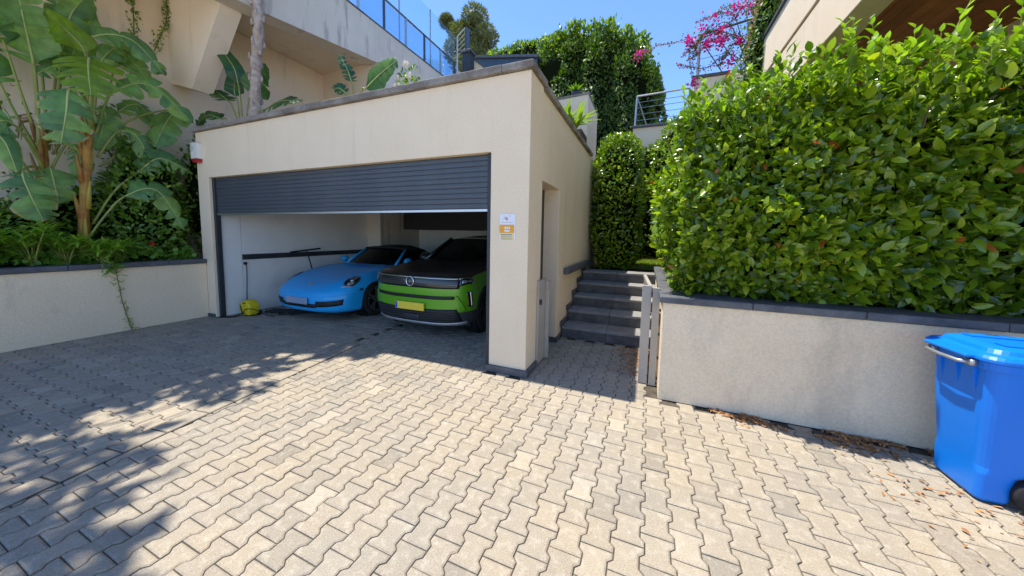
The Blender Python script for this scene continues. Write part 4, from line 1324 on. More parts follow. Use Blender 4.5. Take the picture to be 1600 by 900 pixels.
BANANA=[
('B2',[(-0.75,-1.05,3.02),(-0.70,-1.05,3.65),(-0.68,-1.05,4.08),(-0.62,-1.23,4.29),(-0.50,-1.42,4.39)],0.46,0.05),
('B2',[(-0.70,-1.05,3.02),(-0.66,-1.02,3.66),(-0.55,-1.05,3.97),(-0.30,-1.14,3.72),(-0.15,-1.18,3.35)],0.66,0.90),
('B2',[(-0.70,-1.03,3.02),(-0.50,-1.15,3.41),(-0.30,-1.32,3.40),(-0.20,-1.39,3.07),(-0.20,-1.46,2.63)],0.58,0.50),
('B2',[(-0.80,-1.00,3.04),(-0.80,-1.00,3.96),(-0.75,-0.94,4.36),(-0.60,-0.59,4.48),(-0.50,-0.26,4.07)],0.42,0.50),
('B2',[(-0.75,-0.99,2.95),(-0.70,-0.88,3.44),(-0.65,-0.78,3.65),(-0.50,-0.45,3.84),(-0.40,0.02,3.39)],0.42,0.50),
('B2',[(-0.90,-0.93,2.69),(-0.95,-0.58,3.29),(-0.90,-0.05,3.65),(-0.80,-0.19,3.34),(-0.75,-0.36,2.92)],0.50,0.30),
('B2',[(-0.70,-1.17,1.39),(-0.62,-1.00,1.75),(-0.55,-0.81,2.04),(-0.45,-0.48,2.17),(-0.35,-0.21,1.53)],0.42,0.45),
('B2',[(-0.80,-1.09,1.60),(-0.75,-0.85,2.13),(-0.70,-0.60,2.45),(-0.60,-0.36,2.72),(-0.50,-0.03,2.56)],0.40,0.50),
('B1',[(-1.00,-1.45,2.67),(-1.00,-1.43,3.37),(-0.95,-1.44,3.78),(-0.85,-1.50,4.23),(-0.70,-1.57,4.70)],0.55,0.15),
('B1',[(-1.10,-1.41,2.68),(-1.00,-1.55,3.32),(-0.90,-1.66,3.91),(-0.80,-1.76,4.14),(-0.70,-1.94,3.95)],0.45,0.40),
('B1',[(-1.10,-1.36,2.70),(-1.15,-1.17,3.77),(-1.15,-1.10,4.32),(-1.10,-1.02,4.73),(-1.05,-0.84,5.12)],0.42,0.20),
('B1',[(-1.00,-1.40,2.05),(-0.80,-1.52,2.36),(-0.55,-1.70,2.26),(-0.45,-1.68,1.95),(-0.40,-1.61,1.61)],0.46,0.90),
('B1',[(-1.05,-1.39,2.05),(-0.95,-1.41,2.32),(-0.90,-1.40,2.38),(-0.80,-1.40,2.13),(-0.80,-1.38,1.88)],0.40,0.20),
('B1',[(-1.00,-1.46,1.77),(-0.90,-1.60,2.36),(-0.70,-1.83,2.69),(-0.60,-1.79,2.59),(-0.50,-1.75,2.23)],0.25,0.05),
('B1',[(-1.15,-1.34,2.80),(-1.20,-1.32,3.71),(-1.20,-1.31,4.22),(-1.10,-1.24,4.12),(-1.05,-1.11,3.92)],0.42,0.50),
('B2',[(-1.00,-0.92,2.89),(-1.10,-0.71,3.76),(-1.10,-0.61,4.20),(-1.00,-0.47,4.30),(-0.95,-0.30,4.01)],0.45,0.30),
('B2',[(-1.00,-0.93,2.80),(-1.05,-0.93,3.19),(-1.05,-0.88,3.35),(-0.95,-0.82,3.31),(-0.90,-0.96,2.73)],0.45,0.30),
('B2',[(-0.95,-0.93,2.50),(-1.00,-0.74,2.69),(-1.00,-0.63,2.77),(-0.90,-0.32,2.85),(-0.80,0.05,2.66)],0.36,0.40),
('B1',[(-1.10,-1.32,2.61),(-1.20,-1.11,3.00),(-1.20,-0.86,3.05),(-1.20,-0.59,2.95),(-1.10,-0.46,2.60)],0.50,0.30),
('B1',[(-1.20,-1.35,2.66),(-1.25,-1.19,3.50),(-1.25,-1.08,3.91),(-1.20,-0.94,4.44),(-1.15,-0.77,4.90)],0.40,0.30),
('B1',[(-1.10,-1.44,2.59),(-1.10,-1.61,3.14),(-1.05,-1.70,3.44),(-1.00,-1.78,3.71),(-0.95,-1.89,3.72)],0.45,0.30),
('B1',[(-1.20,-1.33,2.67),(-1.25,-1.19,3.77),(-1.25,-1.13,4.25),(-1.20,-1.10,4.62),(-1.15,-1.18,5.04)],0.38,0.20),
('B2',[(-1.10,-0.90,2.86),(-1.20,-0.71,3.27),(-1.20,-0.60,3.46),(-1.15,-0.38,3.64),(-1.10,-0.13,3.28)],0.36,0.50),
('B2',[(-0.95,-0.96,3.02),(-1.00,-0.87,3.77),(-1.00,-0.82,4.08),(-0.95,-0.64,4.40),(-0.90,-0.40,4.38)],0.38,0.50),
('B2',[(-0.80,-0.98,2.62),(-0.80,-0.82,2.95),(-0.80,-0.71,3.08),(-0.75,-0.55,3.02),(-0.70,-0.42,2.56)],0.34,0.50),
('B2',[(-1.05,-0.97,3.03),(-1.10,-1.05,3.53),(-1.10,-1.09,3.79),(-1.00,-1.23,3.87),(-0.95,-1.42,3.66)],0.36,0.60),
('B1',[(-1.00,-1.37,2.37),(-1.00,-1.24,2.72),(-0.95,-1.19,2.77),(-0.90,-1.13,2.64),(-0.85,-1.13,2.15)],0.30,0.50),
('B1',[(-0.95,-1.44,2.35),(-0.85,-1.59,2.75),(-0.80,-1.68,2.88),(-0.75,-1.79,2.88),(-0.70,-1.91,2.56)],0.42,0.60),
]
STREL=[
('S1',[(-0.03,0.55,3.59),(-0.01,0.55,3.99),(-0.05,0.55,4.22),(-0.11,0.50,4.54),(-0.64,0.45,5.11)],0.30,0.05),
('S1',[(-0.16,0.60,3.62),(-0.37,0.60,3.89),(-0.49,0.60,3.99),(-0.70,0.60,4.13),(-0.88,0.60,4.25)],0.36,0.30),
('S1',[(-0.22,0.70,3.66),(-0.04,0.70,3.94),(0.05,0.70,4.04),(0.31,0.70,4.25),(0.63,0.68,4.41)],0.56,0.15),
('S1',[(0.15,0.55,3.57),(0.52,0.50,3.59),(0.77,0.48,3.62),(1.37,0.40,3.66),(1.84,0.35,3.56)],0.46,0.60),
('S1',[(-0.14,0.55,3.58),(-0.34,0.50,3.58),(-0.54,0.50,3.63),(-0.85,0.45,3.72),(-1.17,0.40,3.55)],0.34,0.40),
('S1',[(-0.08,0.60,3.61),(-0.17,0.60,3.86),(-0.24,0.60,4.04),(-0.26,0.60,4.22),(-0.15,0.62,4.61)],0.30,0.05),
('S2',[(2.89,0.50,3.56),(3.01,0.50,3.61),(3.10,0.50,3.64),(3.37,0.48,3.77),(3.72,0.45,3.89)],0.44,0.08),
('S2',[(2.76,0.60,3.62),(2.74,0.60,3.72),(2.70,0.60,3.83),(2.63,0.60,4.01),(2.45,0.60,4.29)],0.20,0.60),
('S2',[(2.82,0.50,3.55),(2.75,0.50,3.58),(2.69,0.50,3.63),(2.62,0.45,3.69),(2.57,0.40,3.66)],0.22,0.20),
]

for i, (pl, pts, w, tear) in enumerate(BANANA):
    light = i in (0, 1)
    big_leaf(bp1 if pl == 'B1' else bp2, pts, w, tear, 'banana_light' if light else 'banana_leaf', 100 + i, .017 if w > .5 else .012, .35 if light else .5, i in (2, 11, 13, 9))

s1 = empty('strelitzia', (-.05, .6, 3.12), 'dark green strelitzia with paddle leaves beside the palm trunk on garage roof', 'plant', 'strelitzias on the garage roof')
s2 = empty('strelitzia', (2.8, .55, 3.12), 'small strelitzia with one upright leaf on garage roof', 'plant', 'strelitzias on the garage roof')
for i, (pl, pts, w, tear) in enumerate(STREL):
    p0 = np.array(pts[0])
    root = np.array([-.05 if pl == 'S1' else 2.83, .62 if pl == 'S1' else .56, 3.10])
    if pl == 'S1':
        pts = [tuple(root + np.random.default_rng(i).normal(0, .04, 3) * [1, 1, 0])] + list(pts[1:])
    else:
        pts = [tuple(root)] + list(pts[1:])
    big_leaf(s1 if pl == 'S1' else s2, pts, w, tear, 'strel_leaf', 300 + i, .010, .25)
wf = empty('white_flower_shrub', (3.75, .55, 3.12), 'little white flowering shrub behind the garage coping', 'shrub')
p, nn = ell_pts(160, (3.80, .6, 3.50), (.18, .16, .36), .2, .3)
d, m = lay(len(p), nn, .5, .6, .6)
leaf_mesh('foliage', T_MID, p, d, m, rng.uniform(.05, .09, len(p)), 'hedge_leaf', wf, 'stuff')
for c in ((3.84, .48, 3.84), (3.72, .46, 3.66), (3.90, .46, 3.68), (3.70, .47, 3.58)):
    q = unit(rng.normal(0, 1, (14, 3)))
    leaf_mesh('blossom', T_ROUND, np.array(c) + q * .008, q, unit(rng.normal(0, 1, (14, 3))), np.full(14, .045), 'white_flower', wf)

# ---- palm on the garage roof
pa = empty('palm', (.55, .5, 3.12), 'palm with pale ringed trunk rising from the garage roof', 'palm')
tr_ = bez([(.54, .5, 3.08), (.52, .5, 3.7), (.58, .5, 4.4), (.70, .5, 5.0), (.66, .5, 5.7), (.68, .5, 6.3)], 40)
mb = MB()
mb.tube(list(tr_), [.085 + .010 * math.sin(i * 2.0) - .0004 * i for i in range(41)], 12)
trunk = mb.build('trunk', 'bark_palm', pa, smooth=True)
mb = MB()
for i in range(44):                                    # old leaf bases
    k = i * 40 // 46
    a = i * 2.4
    c = Vector(tr_[min(40, k)])
    dirv = Vector((math.cos(a), math.sin(a), 0))
    mb.tube([c + dirv * .068, c + dirv * .088 + Vector((0, 0, .05)), c + dirv * .094 + Vector((0, 0, .11))], [.034, .03, .008], 5)
mb.build('leaf_bases', 'bark_palm', trunk)
for i in range(15):
    a = i * 2.4
    c = Vector(tr_[33 + i % 5])
    dirv = Vector((math.cos(a), math.sin(a), 0))
    MB().tube([c + dirv * .06 + Vector((0, 0, -.25)), c + dirv * .10 + Vector((0, 0, 0)), c + dirv * .20 + Vector((0, 0, .30))], [.05, .035, .02], 6).build('leaf_stalk', 'palm_yellow' if i % 2 else 'petiole', pa)
mb = MB()
for i in range(26):
    a = i * 1.9
    c = Vector(tr_[35]) + Vector((0, 0, .05 * (i % 3)))
    dirv = Vector((math.cos(a), math.sin(a), 0))
    l = random.uniform(.2, .42)
    mb.tube([c + dirv * .08, c + dirv * .17 + Vector((0, 0, -.02)), c + dirv * .20 + Vector((0, 0, -l))], [.02, .016, .003], 5)
mb.build('dry_fibres', 'frond_dry', pa)
for i in range(13):                                     # fronds above the picture
    a = i * 2 * math.pi / 13 + .2
    c = Vector(tr_[40])
    el = random.uniform(.5, 1.2)
    pts = [c, c + Vector((math.cos(a) * .3, math.sin(a) * .3, .7 * el + .3)), c + Vector((math.cos(a) * .7, math.sin(a) * .7, .9 * el + .4)), c + Vector((math.cos(a) * 1.0, math.sin(a) * 1.0, .7 * el + .3))]
    cv = bez(pts, 16)
    mb = MB()
    mb.tube(list(cv), list(np.linspace(.018, .004, 17)), 5)
    fo = mb.build('frond', 'petiole', pa)
    P, D, N = [], [], []
    for k in range(3, 17):
        tg = unit((cv[min(16, k + 1)] - cv[k - 1])[None])[0]
        sd = np.cross(tg, [0, 0, 1])
        for s in (-1, 1):
            for q in range(2):
                P.append(cv[k] + tg * .03 * q); D.append(tg * .6 + s * sd + np.array([0, 0, -.25])); N.append(np.array([0, 0, 1.0]) + s * sd * .2)
    leaf_mesh('leaflets', T_NARROW, np.array(P), np.array(D), np.array(N), np.full(len(P), .38), 'shrub_leaf', fo)

# ---- dense shrubs and small plants in the left planter
def lcut(q):
    return (q[:, 0] > -1.48) & (q[:, 2] > .94) & ((q[:, 1] < -.03) | (q[:, 0] < -.36))
bush('shrub', (-1.0, -.42, 1.75), (.46, .50, 1.15), 4200, .085, 'shrub_leaf', 'tall dark climbing shrub against the garage corner', tm=T_MID, lump=.2, cut=lcut)
bush('shrub', (-1.0, .55, 2.2), (.40, .55, 1.2), 1200, .085, 'shrub_leaf', 'dark shrub behind the garage corner', tm=T_MID, lump=.2, cut=lambda q: (q[:, 0] > -1.48) & (q[:, 0] < -.36))
bush('shrub', (-1.02, -2.0, 1.30), (.40, .75, .55), 3000, .075, 'shrub_leaf', 'low dark shrub at far left of the planter', tm=T_MID, lump=.22, cut=lcut)
bush('shrub', (-1.2, -1.0, 1.45), (.30, .6, .70), 2200, .08, 'shrub_leaf', 'dark shrub behind the banana stems', tm=T_MID, lump=.22, cut=lcut)
bush('shrub', (-.9, -3.3, 1.35), (.48, .8, .7), 1800, .08, 'shrub_leaf', 'dark shrub at near end of the planter', tm=T_MID, lump=.22, cut=lcut)
cr_ = empty('wall_creeper', (-1.4, -.6, .93), 'slim leafy creepers climbing the house wall behind the bananas', 'creeper')
P, N = [], []
mb = MB()
for (y0, y1, z1) in ((-.35, -.62, 3.55), (-1.75, -1.62, 4.6), (-2.0, -2.05, 3.2), (-.7, -.55, 2.9)):
    c = bez([(-1.46, y0, .95), (-1.44, (y0 + y1) / 2 + .1, 2.0), (-1.44, y1 - .05, z1 * .8), (-1.45, y1, z1)], 26)
    mb.tube(list(c), list(np.linspace(.02, .006, 27)), 5)
    for q in c:
        for k in range(7):
            P.append(q + rng.normal(0, .08, 3) * [.4, 1, 1] + [.05, 0, 0]); N.append([1, 0, .3])
mb.build('stems', 'vine_stem', cr_)
P, N = np.array(P), unit(np.array(N, float))
d, m = lay(len(P), N, .3, .5, .6)
leaf_mesh('foliage', T_MID, P, d, m, rng.uniform(.05, .10, len(P)), 'shrub_leaf', cr_, 'stuff')
# thin hanging vines from the slab
for (y0, z0, y1, z1, lab) in ((-.36, 5.86, -.28, 4.75, 'thin leafy vine hanging from the terrace soffit over the bananas'), (.19, 5.80, -.03, 4.75, 'short leafy vine hanging beside the slanted bracket')):
    hv = empty('hanging_vine', (-1.42, y0, z0), lab, 'vine')
    c = bez([(-1.42, y0, z0), (-1.40, y0 * .6 + y1 * .4 + .06, z0 * .6 + z1 * .4), (-1.40, y1, z1)], 30)
    MB().tube(list(c), .008, 5).build('stem', 'vine_stem', hv)
    P = np.repeat(c, 7, axis=0) + rng.normal(0, .035, (len(c) * 7, 3))
    d = unit(rnd(len(P), .7) + np.array([.3, 0, -.5]))
    leaf_mesh('foliage', T_LOW, P, d, unit(rnd(len(P)) + np.array([.8, 0, .3])), rng.uniform(.035, .065, len(P)), 'shrub_leaf', hv, 'stuff')

# ground cover with round leaves along the coping
n = 2600
y = rng.uniform(-4.0, -.06, n); x = rng.uniform(-.72, -.40, n)
z = 1.0 + .14 * rng.random(n) + .07 * np.sin(y * 6) + np.where(y > -.9, .13 * rng.random(n), 0) + (-.42 - x) * .2
P = np.c_[x, y, z]
N = unit(np.array([.5, -.1, .8]) + rnd(n, .4))
d = unit(rnd(n, .6) + np.array([.6, 0, .2]))
gc = leaf_mesh('ground_cover', T_ROUND, P, d, N, rng.uniform(.045, .085, n), 'ground_leaf')
tag(gc, 'low round leaved green ground cover behind the left coping', 'ground cover', kind='stuff')
for i, (c, lab) in enumerate((((-.43, -.60, 1.30), 'small red flower among green leaves right of the banana stem'),)):
    fl = empty('red_flower', (c[0], c[1], c[2] - .3), lab, 'flower')
    MB().tube([(c[0] - .03, c[1], c[2] - .32), (c[0], c[1], c[2])], .004, 5).build('stalk', 'petiole', fl)
    q = unit(rng.normal(0, 1, (16, 3)) + np.array([.6, 0, .2]))
    leaf_mesh('petals', T_ROUND, np.array(c) + q * .008, q, unit(rng.normal(0, 1, (16, 3))), np.full(16, .034), 'red_flower', fl)
# spiky rosettes of narrow leaves
def rosette(c, h, nst, label, group='narrow leaved rosette plants along the planter', size=.19, spread=.26, mt='rosette_leaf', lean=(0, 0, 0)):
    e = empty('rosette_plant', (c[0], c[1], c[2]), label, 'plant', group)
    mb = MB()
    P, D, N = [], [], []
    for s in range(nst):
        a = s * 2.4
        r = spread * math.sqrt((s + .5) / nst)
        b = Vector(c)
        t = b + Vector((r * math.cos(a) + lean[0] * random.uniform(.5, 1), r * math.sin(a) + lean[1], h * random.uniform(.7, 1.1) + lean[2]))
        mb.tube([b, b.lerp(t, .5) + Vector((0, 0, .03)), t], [.008, .007, .005], 5)
        for k in range(30):
            q = b.lerp(t, 1 - .42 * random.random() ** 1.5)
            aa = random.uniform(0, 6.28)
            el = random.uniform(-.25, 1.1)
            dd = np.array([math.cos(aa), math.sin(aa), el])
            P.append(np.array(q)); D.append(dd); N.append(np.array([-math.cos(aa) * el, -math.sin(aa) * el, 1.2]))
    mb.build('stalks', 'petiole', e)
    leaf_mesh('leaves', T_NARROW, np.array(P), np.array(D), np.array(N), rng.uniform(size * .7, size * 1.15, len(P)), mt, e, 'stuff')
    return e
rosette((-.44, -1.72, 1.0), .52, 9, 'bright spiky rosette plant left of the orange banana stem', spread=.2)
rosette((-.46, -1.44, 1.0), .42, 9, 'dense spiky rosette plant just left of the banana stem base', spread=.2)
rosette((-.36, -1.14, 1.0), .30, 9, 'spiky rosette plant spilling over the coping', spread=.22, lean=(.06, 0, 0))
rosette((-.44, -.94, 1.0), .30, 6, 'thin spiky rosette plant right of the spilling one', spread=.15)
rosette((-.44, -2.08, 1.0), .46, 9, 'spiky rosette plant at left edge of the picture', spread=.22)
# trailing shoot on the wall face
ts_ = empty('trailing_shoot', (-.19, -1.06, .05), 'thin yellowish shoot trailing down the beige wall to the pavers', 'plant')
c = bez([(-.30, -1.12, 1.06), (-.17, -1.10, .99), (-.175, -1.07, .75), (-.195, -1.04, .45), (-.19, -1.00, .18), (-.15, -.98, .02)], 34)
MB().tube(list(c), .005, 5).build('stem', 'vine_stem', ts_)
P = np.repeat(c[4:], 3, axis=0) + rng.normal(0, .018, (93, 3)) * [.4, 1, 1] + [.01, 0, 0]
leaf_mesh('leaves', T_NARROW, P, unit(rnd(93) + np.array([.6, 0, .1])), unit(rnd(93) + np.array([.6, 0, .5])), rng.uniform(.04, .085, 93), 'grass', ts_, 'stuff')
P = np.array([(-.17, -1.11, .98)] * 60) + rng.normal(0, .05, (60, 3)) * [.5, 1, .8]
leaf_mesh('tuft', T_NARROW, P, unit(rnd(60) + np.array([.6, 0, -.2])), unit(rnd(60) + np.array([.6, 0, .5])), rng.uniform(.07, .13, 60), 'ground_leaf', ts_, 'stuff')

# ---- plants behind the garage roof end
ag = empty('strap_leaf_plant', (5.1, 4.6, 3.9), 'pale strap leaved plant behind the side coping of the garage', 'plant')
for k in range(3):
    c = np.array([5.02 + .16 * k, 4.55, 3.95 + .05 * k])
    n = 16
    a = rng.uniform(0, 6.28, n)
    D = np.c_[np.cos(a) * .7, np.sin(a) * .7, rng.uniform(.5, 1.4, n)]
    leaf_mesh('rosette', leaf_tmpl(.14, 5, .5, .5), np.tile(c, (n, 1)), D, np.c_[-np.cos(a), -np.sin(a), np.full(n, .8)], rng.uniform(.5, .85, n), 'agave_leaf', ag)
MB().box(4.5, 5.5, 4.3, 5.0, 3.121, 3.95).build('planting_trough', 'soil', ag)
ptp = empty('potted_agave', (4.95, 6.2, 5.37), 'small agave in a dark pot on the stair parapet', 'pot plant')
MB().lathe([(.0, 0), (.09, 0), (.13, .2), (.115, .2), (.10, .15), (.0, .15)], (4.92, 6.2, 5.40), (0, 0, 1), 16).build('pot', 'anthracite', ptp, smooth=True)
n = 22
a = rng.uniform(0, 6.28, n)
leaf_mesh('leaves', T_NARROW, np.tile([4.92, 6.2, 5.57], (n, 1)), np.c_[np.cos(a), np.sin(a), rng.uniform(.4, 1.6, n)], np.c_[-np.cos(a), -np.sin(a), np.full(n, .8)], rng.uniform(.22, .34, n), 'shrub_leaf', ptp)

# ---- creeper and bougainvillea at the right house
vc = empty('house_creeper', (9.0, 5.4, 3), 'leafy green creeper climbing the corner of the cream house', 'creeper')
n = 4200
z = rng.uniform(3.6, 7.3, n)
xc = np.interp(z, [3.6, 4.6, 5.4, 6.2, 7.3], [8.80, 8.86, 8.92, 9.05, 9.25])
P = np.c_[xc + rng.normal(0, .14, n), 5.42 + rng.normal(0, .16, n), z]
d, m = lay(n, np.tile([-.35, -1, .2], (n, 1)), -.2, .6, .6)
leaf_mesh('foliage', T_LOW, P, d, m, rng.uniform(.06, .11, n), 'ivy_leaf', vc, 'stuff')
MB().tube([(8.85, 5.48, 2.8), (8.9, 5.5, 4.8), (9.05, 5.5, 6.2), (9.3, 5.5, 7.4)], [.18, .17, .17, .08], 8).build('dark_core', 'core', vc)
bgv = empty('bougainvillea', (8.5, 7.0, 5.9), 'pink bougainvillea sprawling over the tall steel railing', 'bougainvillea')
rs = random.Random(5)
mb = MB()
LP, LD, BP, BD, PP, PD = [], [], [], [], [], []
arcs = [[(9.05, 6.9, 6.0), (8.6, 6.9, 7.0), (8.1, 6.9, 6.85), (7.45, 6.95, 6.80), (6.9, 7.0, 6.80), (6.5, 7.0, 6.55)],
        [(9.0, 6.9, 6.2), (8.7, 6.8, 7.1), (8.4, 6.8, 7.15), (7.9, 6.8, 6.6), (7.6, 6.8, 6.35)],
        [(9.1, 6.9, 6.2), (8.95, 6.8, 7.1), (8.6, 6.8, 7.35), (8.3, 6.8, 7.2), (7.9, 6.85, 7.15)],
        [(9.1, 6.9, 6.4), (9.1, 6.8, 7.1), (8.9, 6.8, 7.3), (8.7, 6.8, 7.0), (8.3, 6.8, 6.75)],
        [(9.0, 6.9, 6.0), (8.6, 6.8, 6.2), (8.2, 6.8, 5.95), (7.8, 6.85, 6.05), (7.5, 6.85, 6.15)],
        [(8.9, 6.9, 6.5), (8.5, 6.8, 6.75), (8.1, 6.8, 6.7), (7.75, 6.8, 6.35), (7.95, 6.8, 5.6)],
        [(9.0, 6.9, 6.5), (8.7, 6.8, 6.65), (8.45, 6.8, 6.55), (8.2, 6.8, 6.6), (7.95, 6.8, 6.3)],
        [(9.1, 6.9, 6.3), (8.8, 6.8, 6.45), (8.6, 6.8, 6.2), (8.45, 6.8, 5.95)],
        [(8.2, 6.9, 6.9), (8.05, 6.8, 6.75), (7.9, 6.8, 6.5), (7.85, 6.8, 6.2)]]
for ai, a in enumerate(arcs):
    c = bez(a, 34)
    mb.tube(list(c), list(np.linspace(.014, .004, 35)), 4, False)
    for i, q in enumerate(c):
        for k in range(5):
            LP.append(q + np.random.default_rng(ai * 99 + i * 7 + k).normal(0, .06 if i < 22 else .025, 3)); LD.append(1)
        if i > 10:
            for k in range(2 if i < 26 else 3):
                PP.append(q + np.random.default_rng(ai * 7 + i * 13 + k + 5000).normal(0, .035, 3))
for c, r, kk in (((7.75, 6.75, 6.62), .12, 70), ((8.15, 6.72, 6.50), .13, 80), ((8.45, 6.72, 6.45), .10, 50), ((8.85, 6.72, 6.42), .10, 40), ((8.45, 6.72, 6.72), .16, 50), ((8.25, 6.75, 7.12), .2, 26), ((8.75, 6.7, 7.2), .2, 50), ((9.0, 6.7, 7.1), .12, 36),
                 ((9.62, 5.1, 6.25), .12, 60), ((6.5, 7.1, 6.72), .15, 40), ((7.9, 6.8, 5.62), .12, 30), ((8.7, 6.8, 6.0), .16, 40), ((8.0, 6.8, 6.95), .10, 22)):
    BP += list(np.array(c) + rng.normal(0, r * .55, (kk, 3)))
mb.build('branches', 'vine_stem', bgv)
LP, BP, PP = np.array(LP), np.array(BP), np.array(PP)
leaf_mesh('foliage', T_LOW, LP, unit(rnd(len(LP)) + np.array([0, -.4, 0])), unit(rnd(len(LP)) + np.array([0, -.6, .6])), rng.uniform(.04, .075, len(LP)), 'ivy_leaf', bgv, 'stuff')
leaf_mesh('bracts', T_ROUND, BP, unit(rnd(len(BP)) + np.array([0, -.4, 0])), unit(rnd(len(BP)) + np.array([0, -.8, .3])), rng.uniform(.05, .08, len(BP)), 'boug', bgv, 'stuff')
leaf_mesh('small_bracts', T_ROUND, PP, unit(rnd(len(PP)) + np.array([0, -.4, 0])), unit(rnd(len(PP)) + np.array([0, -.8, .3])), rng.uniform(.03, .05, len(PP)), 'boug_pale', bgv, 'stuff')

# ---- tree standing on the terrace; its crown overhangs the driveway and dapples the pavers
tt = empty('terrace_tree', (-.1, -2.6, 6.67), 'leafy tree on the terrace above the left edge of the driveway', 'tree')
mb = MB()
mb.tube([(-.1, -2.6, 6.6), (.1, -2.6, 7.4), (.7, -2.7, 8.2)], [.07, .05, .03], 8)
clumps = [((1.35, -2.6, 8.1), .42), ((1.75, -2.9, 8.5), .45), ((1.1, -3.1, 8.3), .4), ((.72, -1.35, 7.6), .26), ((.60, -.95, 7.5), .20), ((1.0, -2.28, 7.9), .26), ((2.0, -2.75, 8.4), .26), ((.75, -2.6, 7.8), .34)]
for c, r in clumps:
    mb.tube([(.1, -2.6, 7.4), tuple(np.array(c) * .5 + np.array((.2, -2.6, 7.7)) * .5 + rng.normal(0, .08, 3)), c], [.025, .015, .006], 5, False)
mb.build('trunk', 'twig', tt)
clumps += [((.56, -.30 - .42 * k + .1 * math.sin(k * 5), 6.95 + .12 * (k % 3)), .13 + .05 * (k % 2)) for k in range(7)]
P, N = [], []
for c, r in clumps:
    q = unit(rng.normal(0, 1, (int(230 * r), 3)))
    P.append(np.array(c) + q * r * np.array([1.25, 1.0, .8]) * rng.random((len(q), 1)) ** .45); N.append(q)
P, N = np.vstack(P), np.vstack(N)
d, m = lay(len(P), N, .1, .6, .7)
leaf_mesh('crown', T_LOW, P, d, m, rng.uniform(.14, .30, len(P)), 'shrub_leaf', tt, 'stuff')

# ---- fallen leaves
def litter(name, x, y, label):
    n = len(x)
    a = rng.uniform(0, 6.28, n)
    D = np.c_[np.cos(a), np.sin(a), rng.normal(0, .10, n)]
    N = np.c_[rng.normal(0, .35, n), rng.normal(0, .35, n), np.ones(n)]
    N[rng.random(n) < .4, 2] *= -1
    P = np.c_[x, y, rng.uniform(.007, .016, n)]
    o = leaf_mesh(name, leaf_tmpl(.42, 3, .22, .55), P, D, N, rng.uniform(.018, .046, n), 'dry_leaf')
    return tag(o, label, 'leaf litter', kind='stuff')
n = 3000
x = 7.5 + 2.6 * rng.random(n) ** .75
off = np.abs(rng.normal(0, .11, n)) * np.clip((x - 7.2) * .9, .25, 1.1)
y = .075 - off
clump = (np.sin(x * 9) + np.sin(x * 23 + y * 31) + np.sin(y * 40 + x * 5)) > .1
litter('fallen_leaves', x[clump], y[clump], 'dry brown leaves scattered along the foot of the retaining wall')
n = 520
x = np.clip(rng.normal(6.95, .13, n), 6.5, 7.06); y = rng.uniform(.55, 1.5, n)
k = rng.random(n) < (1.0 - .35 * np.abs(y - 1.2))
litter('fallen_leaves', x[k], y[k], 'dry brown leaves gathered by the gate at the foot of the steps')
n = 150
x = rng.uniform(8.4, 9.9, n); y = -.38 - np.abs(rng.normal(0, .22, n))
litter('fallen_leaves', x, y, 'loose dry leaves on the pavers in front of the blue bin')

